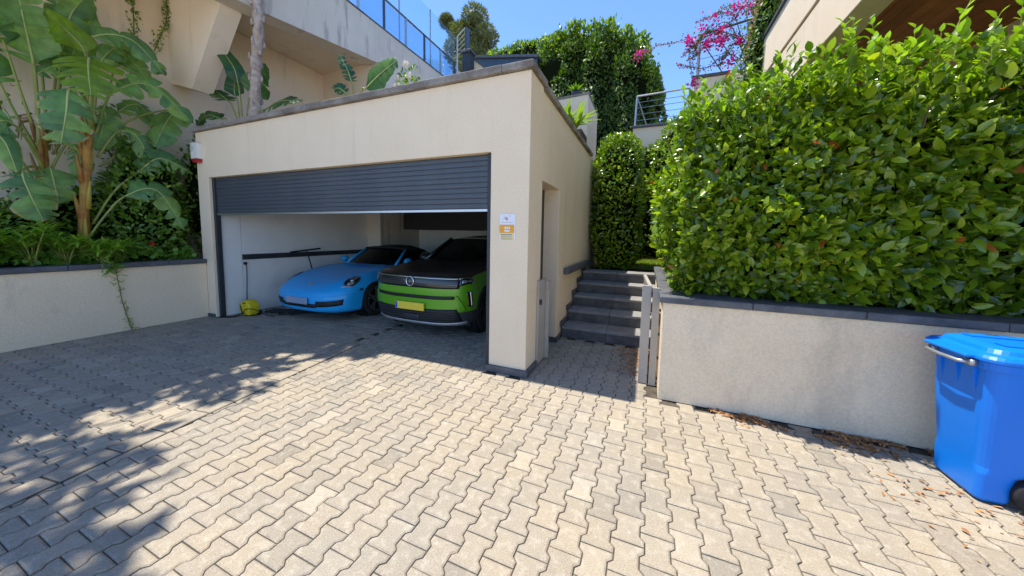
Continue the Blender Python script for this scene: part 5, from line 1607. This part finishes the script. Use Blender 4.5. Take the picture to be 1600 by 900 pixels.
# ================================================================== CARS
class Net:
    """smooth half body surface through a net of points: rows run from bumper to windscreen, columns from centre to wheel arch"""
    def __init__(self, rows):
        self.P = np.array(rows, float)                    # (V, U, 3)
    @staticmethod
    def _w(t, n):
        k = int(min(max(math.floor(t), 0), n - 2))
        s = t - k
        w = np.zeros(n)
        c = [-.5 * s + s * s - .5 * s ** 3, 1 - 2.5 * s * s + 1.5 * s ** 3, .5 * s + 2 * s * s - 1.5 * s ** 3, -.5 * s * s + .5 * s ** 3]
        for j, a in zip((k - 1, k, k + 1, k + 2), c):
            if j < 0:
                w[0] += 2 * a; w[1] -= a
            elif j > n - 1:
                w[n - 1] += 2 * a; w[n - 2] -= a
            else:
                w[j] += a
        return w
    def at(self, u, v):
        V, U = self.P.shape[:2]
        sg = 1
        if u < 0:
            sg, u = -1, -u
        # mirror row at the centre line for a smooth crown
        Pm = np.concatenate([self.P[:, 1:2] * [-1, 1, 1], self.P], axis=1)
        p = np.einsum('v,vuk,u->k', self._w(v, V), Pm, self._w(u + 1, U + 1))
        p[0] *= sg
        return p
    def nrm(self, u, v):
        e = .02
        du = self.at(u + e, v) - self.at(u - e, v)
        dv = self.at(u, v + e) - self.at(u, v - e)
        n = np.cross(du, dv)
        return n / max(1e-9, np.linalg.norm(n))
    def panel(self, us, vs, off=0.0):
        v = [self.at(u, w) + (self.nrm(u, w) * off if off else 0) for w in vs for u in us]
        n = len(us)
        f = [(j * n + i, j * n + i + 1, (j + 1) * n + i + 1, (j + 1) * n + i) for j in range(len(vs) - 1) for i in range(n - 1)]
        return v, f
    def patch(self, corners, off, n=8, m=5, rim=.006):
        """raised plate over a four cornered (u, v) region"""
        c = [np.array(k, float) for k in corners]
        v = []
        for j in range(-1, m + 2):
            for i in range(-1, n + 2):
                a, b = min(max(i / n, 0), 1), min(max(j / m, 0), 1)
                uv = c[0] * (1 - a) * (1 - b) + c[1] * a * (1 - b) + c[2] * a * b + c[3] * (1 - a) * b
                o = off if (0 <= i <= n and 0 <= j <= m) else -rim
                v.append(self.at(*uv) + self.nrm(*uv) * o)
        k = n + 3
        f = [(j * k + i, j * k + i + 1, (j + 1) * k + i + 1, (j + 1) * k + i) for j in range(m + 2) for i in range(n + 2)]
        return v, f
    def disc(self, c, ru, rv, off, ang=0.0, rings=4, n=20, dome=0.0, rim=.006):
        v, f = [], []
        for k in range(rings + 2):
            r = min(1, k / rings)
            for i in range(n):
                a = 2 * math.pi * i / n
                x, y = r * math.cos(a) * ru, r * math.sin(a) * rv
                u = c[0] + x * math.cos(ang) - y * math.sin(ang)
                w = c[1] + x * math.sin(ang) + y * math.cos(ang)
                o = off + dome * (1 - r * r) if k <= rings else -rim
                v.append(self.at(u, w) + self.nrm(u, w) * o)
        for k in range(rings + 1):
            for i in range(n):
                f.append((k * n + i, k * n + (i + 1) % n, (k + 1) * n + (i + 1) % n, (k + 1) * n + i))
        return v, f

def mir(vf):
    v, f = vf
    return [(-p[0], p[1], p[2]) for p in v], [tuple(reversed(q)) for q in f]

def put(name, vf, m, parent, smooth=True):
    return mesh_obj(name, vf[0], vf[1], m, parent, smooth, local=True)

def wheel(parent, x, y, r, wd, sgn, spoke_m, nsp=5, twin=True):
    w = bpy.data.objects.new('wheel', None)
    COL.objects.link(w)
    w.parent = parent
    w.location = (x, y, r)
    w.empty_display_size = .1
    h = wd / 2
    rr = r * .72
    MB().lathe([(rr, -h * .9), (r * .93, -h), (r, -h * .72), (r, h * .72), (r * .93, h), (rr + .01, h * .92), (rr, h * .75)], (0, 0, 0), (sgn, 0, 0), 32).build('tyre', 'rubber', w, True, local=True)
    MB().lathe([(rr, h * .85), (rr - .012, h * .86), (rr - .018, h * .3), (.05, h * .1), (0, h * .1)], (0, 0, 0), (sgn, 0, 0), 28).build('dish', 'black_plastic', w, True, local=True)
    mb = MB()
    mb.lathe([(rr + .004, h * .80), (rr + .002, h * .93), (rr - .014, h * .93), (rr - .016, h * .7)], (0, 0, 0), (sgn, 0, 0), 28)
    for i in range(nsp):
        for da in ((-.13, .13) if twin else (0,)):
            a = 2 * math.pi * i / nsp + .3
            p = Vector((sgn * h * .62, .055 * math.cos(a), .055 * math.sin(a)))
            q = Vector((sgn * h * .85, (rr - .008) * math.cos(a + da * 1.3), (rr - .008) * math.sin(a + da * 1.3)))
            mb.beam(p, q, .026 if twin else .05, .022, up=(sgn, 0, 0))
    mb.lathe([(.07, h * .45), (.065, h * .70), (.0, h * .72)], (0, 0, 0), (sgn, 0, 0), 16)
    mb.build('rim', spoke_m, w, local=True)
    return w

def loft(secs, mirror=True, closed=False):
    """secs: list of stations, each a list of (x, y, z) for the half section"""
    v, f = [], []
    n = len(secs[0])
    full = [[(-p[0], p[1], p[2]) for p in reversed(s) if abs(p[0]) > 1e-6] + list(s) for s in secs] if mirror else secs
    n = len(full[0])
    for s in full:
        v += s
    for i in range(len(full) - 1):
        for j in range(n - 1):
            f.append((i * n + j, i * n + j + 1, (i + 1) * n + j + 1, (i + 1) * n + j))
    return v, f

UF = list(np.linspace(-4, 4, 57))

# ------------------------------------------------ blue roadster
rd = empty('roadster', (1.48, .46, .002), 'bright blue low roadster with dark soft top parked at left in the garage', 'car', rz=0.0)
rd['_loc'] = [0, 0, 0]
RN = Net([
 [(0, .10, .165), (.35, .12, .165), (.62, .20, .165), (.79, .36, .175), (.855, .545, .185)],
 [(0, .02, .21), (.36, .035, .21), (.64, .12, .215), (.815, .30, .225), (.875, .555, .235)],
 [(0, .0, .36), (.36, .018, .36), (.65, .10, .37), (.83, .29, .39), (.885, .575, .39)],
 [(0, .02, .47), (.36, .04, .475), (.65, .12, .49), (.832, .32, .51), (.889, .605, .49)],
 [(0, .10, .555), (.35, .13, .565), (.63, .23, .60), (.815, .43, .62), (.889, .67, .575)],
 [(0, .30, .640), (.34, .32, .655), (.62, .42, .700), (.795, .62, .715), (.889, .77, .632)],
 [(0, .60, .725), (.33, .61, .738), (.61, .68, .775), (.785, .80, .770), (.889, .93, .652)],
 [(0, .95, .790), (.33, .95, .802), (.60, .97, .825), (.78, 1.0, .800), (.889, 1.09, .625)],
 [(0, 1.25, .842), (.33, 1.24, .852), (.60, 1.21, .858), (.79, 1.18, .815), (.889, 1.20, .545)],
 [(0, 1.47, .875), (.33, 1.44, .880), (.60, 1.36, .868), (.80, 1.28, .80), (.889, 1.26, .42)],
 [(0, 1.62, .885), (.33, 1.58, .888), (.60, 1.46, .875), (.80, 1.33, .79), (.889, 1.275, .20)],
])
put('body', RN.panel(UF, list(np.linspace(0, 10, 61))), 'paint_blue', rd)
# rear body behind the front arch
secs = []
for (y, zt, w, zs) in ((1.285, .86, .889, .80), (1.9, .885, .885, .80), (2.6, .90, .888, .82), (3.3, .90, .90, .84), (3.9, .85, .86, .78), (4.25, .72, .72, .62)):
    secs.append([(0, y, zt + .02), (w * .70, y, zt), (w * .90, y, zs), (w, y, zs * .68), (w * .99, y, .32), (w * .94, y, .18)])
put('rear_body', loft(secs), 'paint_blue', rd)
put('windscreen', loft([[(0, 1.47, .885), (.35, 1.50, .882), (.66, 1.62, .868)], [(0, 1.70, 1.03), (.33, 1.73, 1.03), (.61, 1.83, 1.02)], [(0, 1.98, 1.20), (.30, 2.00, 1.195), (.55, 2.07, 1.175)]]), 'car_glass', rd)
for s in (-1, 1):
    MB().tube([(s * .695, 1.60, .86), (s * .64, 1.82, 1.02), (s * .575, 2.06, 1.185)], [.030, .026, .026], 8).build('windscreen_pillar', 'paint_blue', rd, True, local=True)
MB().tube([(-.575, 2.06, 1.185), (-.30, 2.01, 1.215), (0, 1.99, 1.22), (.30, 2.01, 1.215), (.575, 2.06, 1.185)], .026, 8).build('windscreen_header', 'soft_top', rd, True, local=True)
put('soft_top', loft([[(0, 2.0, 1.235), (.35, 2.02, 1.225), (.56, 2.08, 1.18), (.575, 2.1, 1.165)], [(0, 2.5, 1.275), (.36, 2.5, 1.26), (.56, 2.5, 1.19), (.60, 2.5, 1.13)], [(0, 2.95, 1.18), (.36, 2.95, 1.16), (.58, 2.95, 1.06), (.64, 2.95, .95)], [(0, 3.45, .93), (.4, 3.42, .92), (.62, 3.3, .91), (.68, 3.25, .90)]]), 'soft_top', rd)
put('side_windows', loft([[(.68, 1.66, .87), (.60, 2.02, 1.15)], [(.70, 2.4, .87), (.60, 2.45, 1.15)], [(.70, 2.85, .88), (.62, 2.85, 1.02)]]), 'car_glass', rd)
MB().box(-.6, .6, 1.85, 3.2, .45, .84).build('cabin_interior', 'leather', rd, local=True)
for s in (-1, 1):
    MB().lathe([(0, .0), (.20, .02), (.22, .1), (.20, .45), (.12, .62), (0, .64)], (s * .36, 2.55, .5), (0, .12, 1), 10).build('seat', 'leather', rd, True, local=True)
# lamps
for s in (1, -1):
    fl = (lambda q: q) if s > 0 else mir
    hb = put('headlight', fl(RN.disc((2.66, 4.66), .42, .80, .003, .30, 4, 26)), 'black_plastic', rd)
    put('reflector', fl(RN.disc((2.62, 4.98), .22, .36, .012, .30, 4, 18, .012)), 'chrome', hb)
    put('reflector', fl(RN.disc((2.74, 4.34), .20, .26, .010, .30, 4, 16, .008)), 'lamp_lens', hb)
    put('lens', fl(RN.disc((2.66, 4.66), .44, .84, .016, .30, 5, 26, .012)), 'lamp_glass', hb)
    put('chrome_rim', fl(RN.patch([(2.36, 3.86), (3.10, 3.80), (3.10, 3.90), (2.36, 3.98)], .008, 8, 1)), 'silver', hb)
    put('indicator', fl(RN.patch([(3.62, 3.25), (3.88, 3.22), (3.88, 3.62), (3.62, 3.65)], .004, 5, 3)), 'anthracite', rd)
for s in (1, -1):
    fl = (lambda q: q) if s > 0 else mir
    put('air_intake', fl(RN.patch([(1.15, 1.45), (2.75, 1.55), (2.82, 2.15), (1.15, 2.08)], .003, 10, 4)), 'black_plastic', rd)
    put('bumper_line', fl(RN.patch([(1.5, 2.62), (2.95, 2.72), (2.95, 2.80), (1.5, 2.70)], .006, 10, 2)), 'paint_blue', rd)
put('lower_grille', RN.patch([(-1.15, 1.35), (1.15, 1.35), (1.15, 1.78), (-1.15, 1.78)], .003, 12, 3), 'black_plastic', rd)
np_ = box('number_plate', -.27, .27, -.030, -.016, .315, .425, 'plate_pale', rd, .004, local=True)
for s in (1, -1):
    put('slats', (lambda q: q if s > 0 else mir(q))(RN.patch([(1.2, 1.76), (2.7, 1.84), (2.7, 1.90), (1.2, 1.82)], .010, 8, 1)), 'cladding', rd)
put('crest', RN.disc((0.0, 4.75), .12, .22, .004, 0, 3, 14, .003), 'silver', rd)
for s in (-1, 1):
    mb = MB()
    mb.lathe([(0, -.06), (.05, -.05), (.075, .0), (.08, .05), (.06, .07), (0, .072)], (s * .90, 1.72, .95), (0, 1, 0), 14)
    mo = mb.build('mirror', 'paint_blue', rd, True, local=True)
    MB().tube([(s * .72, 1.70, .875), (s * .85, 1.71, .92)], .014, 6).build('arm', 'black_plastic', mo, local=True)
for (s, y) in ((-1, .93), (1, .93), (-1, 3.35), (1, 3.35)):
    wheel(rd, s * .775, y, .32, .215, s, 'alu', 5, True)
for s in (-1, 1):
    MB().lathe([(.36, -.12), (.36, .12)], (s * .72, .93, .315), (1, 0, 0), 28).build('arch_liner', 'black_plastic', rd, local=True)
MB().tube([(-.30, 1.52, .90), (.05, 1.50, .905), (.45, 1.60, .895)], .009, 5).build('wiper', 'black_plastic', rd, local=True)
box('floor_pan', -.80, .80, .35, 4.1, .12, .16, 'black_plastic', rd, local=True)

# ------------------------------------------------ green crossover
sv = empty('crossover', (3.80, .585, .002), 'green crossover with black bonnet and yellow plate parked behind the garage pillar', 'car', rz=0.0)
sv['_loc'] = [0, 0, 0]
SN = Net([
 [(0, .12, .20), (.40, .14, .20), (.66, .22, .205), (.80, .33, .22), (.845, .43, .24)],
 [(0, .03, .24), (.40, .05, .24), (.68, .14, .25), (.83, .29, .27), (.88, .425, .29)],
 [(0, .00, .40), (.40, .02, .40), (.70, .105, .41), (.85, .27, .42), (.893, .435, .43)],
 [(0, .00, .58), (.40, .02, .58), (.70, .10, .59), (.855, .27, .60), (.897, .485, .57)],
 [(0, .00, .73), (.40, .02, .73), (.70, .10, .735), (.855, .28, .74), (.897, .565, .645)],
 [(0, .01, .87), (.40, .03, .87), (.70, .115, .87), (.845, .30, .87), (.897, .665, .690)],
 [(0, .07, .945), (.40, .085, .945), (.68, .17, .945), (.835, .36, .93), (.897, .78, .705)],
 [(0, .45, .995), (.40, .45, 1.005), (.66, .48, .995), (.83, .60, .955), (.897, .92, .680)],
 [(0, .85, 1.03), (.40, .84, 1.04), (.66, .84, 1.03), (.83, .86, .98), (.897, 1.03, .60)],
 [(0, 1.18, 1.055), (.40, 1.15, 1.06), (.66, 1.08, 1.05), (.84, 1.05, .98), (.897, 1.10, .48)],
 [(0, 1.35, 1.065), (.40, 1.31, 1.07), (.68, 1.20, 1.055), (.845, 1.12, .97), (.897, 1.12, .24)],
])
put('lower_bumper', SN.panel(UF, list(np.linspace(0, 2.05, 15))), 'cladding', sv)
put('body', SN.panel(UF, list(np.linspace(2.05, 5.46, 26))), 'paint_green', sv)
put('bonnet', SN.panel(list(np.linspace(-3.05, 3.05, 45)), list(np.linspace(5.46, 10, 32))), 'paint_black', sv)
for s in (1, -1):
    fl = (lambda q: q) if s > 0 else mir
    put('wing', fl(SN.panel(list(np.linspace(3.05, 4, 9)), list(np.linspace(5.46, 10, 32)))), 'paint_green', sv)
secs = []
for (y, zt, w) in ((1.125, 1.05, .897), (1.8, 1.06, .895), (2.6, 1.08, .90), (3.3, 1.10, .90), (3.9, 1.05, .86), (4.12, .95, .78)):
    secs.append([(w * .92, y, zt - .05), (w * .985, y, zt - .2), (w, y, .62), (w * .985, y, .32), (w * .93, y, .20)])
for s in (1, -1):
    put('side_panel', ((lambda q: q) if s > 0 else mir)(loft(secs, mirror=False)), 'paint_green', sv)
put('tailgate', loft([[(0, 4.10, 1.10), (.78, 4.08, 1.05)], [(0, 4.16, .7), (.78, 4.12, .7)], [(0, 4.12, .25), (.75, 4.08, .25)]]), 'paint_green', sv)
put('windscreen', loft([[(0, 1.18, 1.065), (.38, 1.22, 1.06), (.70, 1.38, 1.045)], [(0, 1.55, 1.27), (.36, 1.58, 1.265), (.655, 1.70, 1.245)], [(0, 1.92, 1.465), (.34, 1.94, 1.46), (.59, 2.02, 1.44)]]), 'car_glass', sv)
put('roof', loft([[(0, 1.92, 1.475), (.35, 1.94, 1.47), (.60, 2.02, 1.44)], [(0, 2.6, 1.53), (.37, 2.6, 1.52), (.62, 2.6, 1.475)], [(0, 3.5, 1.51), (.37, 3.5, 1.50), (.61, 3.48, 1.455)], [(0, 3.75, 1.47), (.36, 3.74, 1.46), (.58, 3.72, 1.42)]]), 'paint_black', sv)
put('side_glass', loft([[(.82, 1.40, 1.02), (.61, 2.03, 1.42)], [(.83, 2.4, 1.04), (.63, 2.5, 1.455)], [(.82, 3.3, 1.06), (.62, 3.4, 1.44)], [(.78, 3.95, 1.06), (.58, 3.72, 1.40)]]), 'car_glass', sv)
for s in (-1, 1):
    MB().tube([(s * .77, 1.36, 1.04), (s * .69, 1.68, 1.25), (s * .61, 2.02, 1.445)], [.045, .035, .035], 8).build('windscreen_pillar', 'paint_black', sv, True, local=True)
MB().box(-.7, .7, 1.5, 3.8, .45, .98).build('cabin_interior', 'leather', sv, local=True)
for s in (-1, 1):
    MB().lathe([(0, .0), (.20, .02), (.23, .1), (.21, .5), (.12, .75), (0, .78)], (s * .38, 2.35, .55), (0, .15, 1), 10).build('seat', 'leather', sv, True, local=True)
vz = put('grille_panel', SN.patch([(-2.25, 4.18), (2.25, 4.18), (2.28, 5.25), (-2.28, 5.25)], .006, 26, 5), 'paint_black', sv)
for v0 in (4.45, 4.62, 4.79, 4.96):
    put('grille_bar', SN.patch([(-2.1, v0), (2.1, v0), (2.1, v0 + .05), (-2.1, v0 + .05)], .011, 22, 1), 'cladding', vz)
put('chrome_strip', SN.patch([(-2.3, 5.28), (2.3, 5.28), (2.3, 5.42), (-2.3, 5.42)], .009, 26, 1), 'chrome', vz)
bp = SN.at(0, 4.78)
mb = MB()
bd = []
for i in range(28):
    a = 2 * math.pi * i / 28
    bd.append((.066 * math.cos(a), bp[1] - .017, bp[2] + .066 * math.sin(a)))
mb.tube(bd + [bd[0]], .0085, 8, False)
mb.prism([(-.062, bp[2] - .003), (-.005, bp[2] + .010), (.010, bp[2] - .004), (.062, bp[2] + .004), (.004, bp[2] - .012), (-.012, bp[2] + .004)][::-1], 'y', bp[1] - .024, bp[1] - .012)
mb.build('badge', 'chrome', vz, True, local=True)
for s in (1, -1):
    fl = (lambda q: q) if s > 0 else mir
    hb = put('headlight', fl(SN.patch([(2.26, 4.40), (3.10, 4.62), (3.20, 5.32), (2.26, 5.26)], .007, 10, 5)), 'black_plastic', sv)
    put('daytime_strip', fl(SN.patch([(2.24, 5.22), (3.22, 5.28), (3.24, 5.40), (2.24, 5.36)], .013, 10, 1)), 'chrome', hb)
    put('daytime_strip', fl(SN.patch([(3.10, 4.70), (3.17, 4.72), (3.24, 5.36), (3.17, 5.34)], .013, 2, 5)), 'chrome', hb)
    put('reflector', fl(SN.patch([(2.42, 4.62), (2.75, 4.68), (2.78, 5.02), (2.42, 4.98)], .012, 5, 3)), 'lamp_lens', hb)
    put('reflector', fl(SN.patch([(2.84, 4.74), (3.02, 4.78), (3.04, 5.04), (2.86, 5.02)], .012, 4, 3)), 'silver', hb)
    put('lens', fl(SN.patch([(2.26, 4.40), (3.10, 4.62), (3.20, 5.32), (2.26, 5.26)], .016, 10, 5)), 'lamp_glass', hb)
    fg = put('fog_recess', fl(SN.patch([(2.86, 2.45), (3.24, 2.30), (3.04, 3.80), (2.70, 3.75)], .006, 3, 8)), 'paint_black', sv)
    put('fog_strip', fl(SN.patch([(3.12, 2.42), (3.24, 2.38), (3.06, 3.80), (2.94, 3.78)], .013, 2, 8)), 'chrome', fg)
    put('bumper_crease', fl(SN.patch([(1.95, 3.46), (2.55, 2.1), (2.72, 2.1), (2.15, 3.50)], .014, 8, 2)), 'paint_green', sv)
    put('wheel_arch_trim', fl(SN.panel([3.80, 3.9, 4.0, 4.03], list(np.linspace(1.9, 9.9, 40)), .007)), 'cladding', sv)
ui = put('upper_intake', SN.patch([(-1.95, 3.12), (1.95, 3.12), (2.05, 3.45), (-2.05, 3.45)], .005, 22, 3), 'black_plastic', sv)
li = put('lower_grille', SN.patch([(-2.5, 1.18), (2.5, 1.18), (2.1, 2.32), (-2.1, 2.32)], .005, 24, 5), 'black_plastic', sv)
for v0 in (1.3, 1.5, 1.7, 1.9, 2.1):
    put('grille_bar', SN.patch([(-2.15, v0), (2.15, v0), (2.15, v0 + .05), (-2.15, v0 + .05)], .012, 20, 1), 'cladding', li)
put('sensor_plate', SN.patch([(-.35, 1.2), (.35, 1.2), (.35, 1.75), (-.35, 1.75)], .018, 6, 3), 'anthracite', li)
put('skid_plate', SN.patch([(-3.0, .45), (3.0, .45), (2.8, 1.12), (-2.8, 1.12)], .014, 30, 3), 'silver', sv)
npl = box('number_plate', -.26, .26, -.036, -.016, .425, .535, 'plate_yellow', sv, .003, local=True)
box('country_strip', -.255, -.218, -.0382, -.0365, .430, .530, 'plate_strip', npl, local=True)
for s in (-1, 1):
    mb = MB()
    mb.lathe([(0, -.09), (.07, -.07), (.10, .0), (.10, .06), (.07, .09), (0, .09)], (s * 1.0, 1.62, 1.07), (0, 1, 0), 14)
    mo = mb.build('mirror', 'paint_black', sv, True, local=True)
    MB().tube([(s * .84, 1.60, 1.0), (s * .94, 1.61, 1.04)], .02, 6).build('arm', 'black_plastic', mo, local=True)
for (s, y) in ((-1, .775), (1, .775), (-1, 3.33), (1, 3.33)):
    wheel(sv, s * .785, y, .335, .215, s, 'cladding', 5, False)
for s in (-1, 1):
    MB().lathe([(.375, -.12), (.375, .12)], (s * .74, .775, .335), (1, 0, 0), 28).build('arch_liner', 'black_plastic', sv, local=True)
box('floor_pan', -.80, .80, .4, 4.0, .16, .20, 'black_plastic', sv, local=True)

# ================================================================== BLUE WHEELED BIN
bn = empty('wheeled_bin', (9.08, -.31, 0), 'bright blue plastic wheeled bin beside the retaining wall', 'bin')
def rrect(x0, x1, y0, y1, r, z, k=5):
    out = []
    for cx, cy, a0 in ((x1 - r, y1 - r, 0), (x0 + r, y1 - r, 90), (x0 + r, y0 + r, 180), (x1 - r, y0 + r, 270)):
        for i in range(k + 1):
            a = math.radians(a0 + 90 * i / k)
            out.append((cx + r * math.cos(a), cy + r * math.sin(a), z))
    return out
def stack(rings, cap0=True, cap1=True):
    v, f = [], []
    n = len(rings[0])
    for r in rings: v += r
    for i in range(len(rings) - 1):
        for j in range(n):
            f.append((i * n + j, i * n + (j + 1) % n, (i + 1) * n + (j + 1) % n, (i + 1) * n + j))
    if cap0: f.append(tuple(reversed(range(n))))
    if cap1: f.append(tuple(range(len(v) - n, len(v))))
    return v, f
rings = [rrect(8.895, 9.02, -.470, -.150, .03, .012), rrect(8.885, 9.03, -.480, -.140, .035, .03), rrect(8.880, 9.04, -.488, -.132, .035, .18), rrect(8.878, 9.12, -.490, -.130, .055, .22), rrect(8.875, 9.27, -.492, -.128, .055, .26), rrect(8.855, 9.33, -.515, -.105, .06, .55), rrect(8.845, 9.36, -.530, -.090, .06, .80),
         rrect(8.842, 9.365, -.532, -.088, .06, .815), rrect(8.822, 9.385, -.552, -.068, .07, .818), rrect(8.820, 9.387, -.554, -.066, .07, .862)]
bo = mesh_obj('body', *stack(rings), 'bin_blue', bn)
bev(bo, .004, 2)
mb = MB()
for x in (9.06, 9.17, 9.28):                               # ribs below the rim
    mb.add([(x - .006, -.529, .815), (x + .006, -.529, .815), (x + .004, -.548, .815), (x - .004, -.548, .815), (x - .006, -.520, .68), (x + .006, -.520, .68), (x + .004, -.522, .68), (x - .004, -.522, .68)],
           [(0, 1, 2, 3), (7, 6, 5, 4), (3, 2, 6, 7), (0, 3, 7, 4), (2, 1, 5, 6)])
for y in (-.43, -.31, -.19):
    mb.add([(8.846, y - .006, .815), (8.846, y + .006, .815), (8.826, y + .004, .815), (8.826, y - .004, .815), (8.853, y - .006, .66), (8.853, y + .006, .66), (8.851, y + .004, .66), (8.851, y - .004, .66)],
           [(0, 1, 2, 3), (7, 6, 5, 4), (3, 2, 6, 7), (0, 3, 7, 4), (2, 1, 5, 6)])
mb.build('ribs', 'bin_blue', bo)
rings = [rrect(8.812, 9.40, -.562, -.058, .075, .864), rrect(8.800, 9.405, -.572, -.048, .08, .868), rrect(8.800, 9.405, -.572, -.048, .08, .886), rrect(8.815, 9.39, -.556, -.064, .08, .904),
         rrect(8.845, 9.37, -.525, -.095, .08, .910), rrect(8.858, 9.36, -.512, -.108, .08, .934), rrect(8.90, 9.32, -.475, -.145, .07, .948)]
ld = mesh_obj('lid', *stack(rings, True, True), 'bin_blue', bn, smooth=False)
bev(ld, .006, 2)
for yy in (-.42, -.20):
    o = MB().box(8.93, 9.29, yy - .035, yy + .035, .9485, .957).build('lid_rib', 'bin_blue', ld)
    bev(o, .006, 2)
o = MB().box(8.765, 8.81, -.47, -.15, .866, .888).build('front_lip', 'bin_blue', ld)
bev(o, .012, 3)
mb = MB()
mb.tube([(8.797, -.45, .838), (8.765, -.43, .835), (8.760, -.31, .833), (8.765, -.19, .835), (8.797, -.17, .838)], .011, 8)
mb.box(8.79, 8.82, -.475, -.43, .822, .856); mb.box(8.79, 8.82, -.19, -.145, .822, .856)
mb.build('lifting_comb', 'steel', bn, True)
o = MB().tube([(9.39, -.50, .86), (9.44, -.50, .88), (9.45, -.31, .885), (9.44, -.12, .88), (9.39, -.12, .86)], .017, 8).build('handle', 'bin_blue', bn, True)
for yy in (-.495, -.125):
    w = bpy.data.objects.new('wheel', None); COL.objects.link(w); attach(w, bn); w.empty_display_size = .05
    MB().lathe([(.045, -.028), (.088, -.028), (.098, -.018), (.098, .018), (.088, .028), (.045, .028)], (9.105, yy, .105), (0, -1, 0), 24).build('tyre', 'rubber', w, True, local=True)
    MB().lathe([(0, .012), (.03, .016), (.05, .010), (.068, .016), (.068, -.02), (0, -.02)], (9.105, yy, .105), (0, -1, 0), 20).build('hub', 'black_plastic', w, True, local=True)
MB().tube([(9.105, -.52, .105), (9.105, -.10, .105)], .011, 8).build('axle', 'steel', bn)

# ================================================================== PRESSURE WASHER AND THINGS ON THE GARAGE FLOOR
pwz = empty('pressure_washer', (.45, .36, 0), 'small yellow pressure washer with black hose on the garage floor', 'pressure washer')
pr = []
for i in range(17):
    a = math.pi * i / 16
    pr.append((.47 + .152 * math.cos(a), .155 + .135 * math.sin(a) * (1 + .06 * math.cos(a))))
pr = [(.595, .022), (.612, .09)] + pr + [(.325, .09), (.345, .022)]
hsg = MB().prism(pr, 'y', .27, .45).build('housing', 'washer_yellow', pwz)
bev(hsg, .03, 4)
hsg.data.shade_smooth()
box('grip_slot', .435, .525, .263, .29, .228, .252, 'black_plastic', pwz, .008)
box('front_panel', .43, .53, .264, .285, .07, .11, 'washer_yellow', pwz, .008)
for x in (.36, .58):
    MB().lathe([(0, -.02), (.045, -.02), (.05, 0), (.045, .02), (0, .02)], (x, .45, .052), (1, 0, 0), 16).build('wheel', 'black_plastic', pwz, True)
MB().tube(list(bez([(.36, .27, .20), (.40, .255, .15), (.44, .25, .08), (.48, .24, .05), (.53, .25, .13), (.60, .27, .15), (.70, .33, .13), (.8, .4, .06), (1.0, .45, .02)], 50)), .007, 6).build('hose', 'black_plastic', pwz, True)
MB().tube(list(bez([(.44, .25, .06), (.36, .20, .015), (.24, .10, .012), (.17, .05, .012), (.26, .03, .012), (.40, .12, .012), (.48, .22, .03)], 50)), .0075, 6).build('cable', 'black_plastic', pwz, True)
for _o in list(pwz.children):
    _o.location = (-.13, -.02, 0)
hz = empty('hose_pile', (.9, .75, 0), 'tangled black hoses lying between washer and blue car', 'hose')
for k in range(7):
    a = random.uniform(0, 6)
    pts = [(.62 + .12 * i + random.gauss(0, .03), .50 + .07 * i + random.gauss(0, .07), .02 + .05 * abs(math.sin(i * 1.3 + a)) + .02 * (k % 3)) for i in range(6)]
    MB().tube(list(bez(pts, 40)), .016, 6).build('hose', 'rubber', hz, True)
so = empty('wall_socket', (.045, .47, .93), 'black socket with hanging cable on the white garage wall', 'socket')
MB().lathe([(0, 0), (.028, 0), (.028, .03), (.02, .04), (0, .04)], (.021, .47, .93), (1, 0, 0), 14).build('socket', 'black_plastic', so, True)
MB().tube(list(bez([(.06, .47, .915), (.075, .47, .8), (.07, .46, .5), (.09, .44, .15), (.25, .40, .05), (.33, .36, .05)], 40)), .008, 6).build('cable', 'black_plastic', so, True)
sq = empty('floor_squeegee', (.3, 1.75, 0), 'black T shaped squeegee leaning on the garage wall', 'tool')
MB().tube([(.42, 1.70, .03), (.12, 1.62, 1.12)], .013, 6).build('shaft', 'black_plastic', sq)
MB().beam((.10, 1.28, 1.11), (.10, 1.95, 1.17), .03, .03).build('head', 'black_plastic', sq)
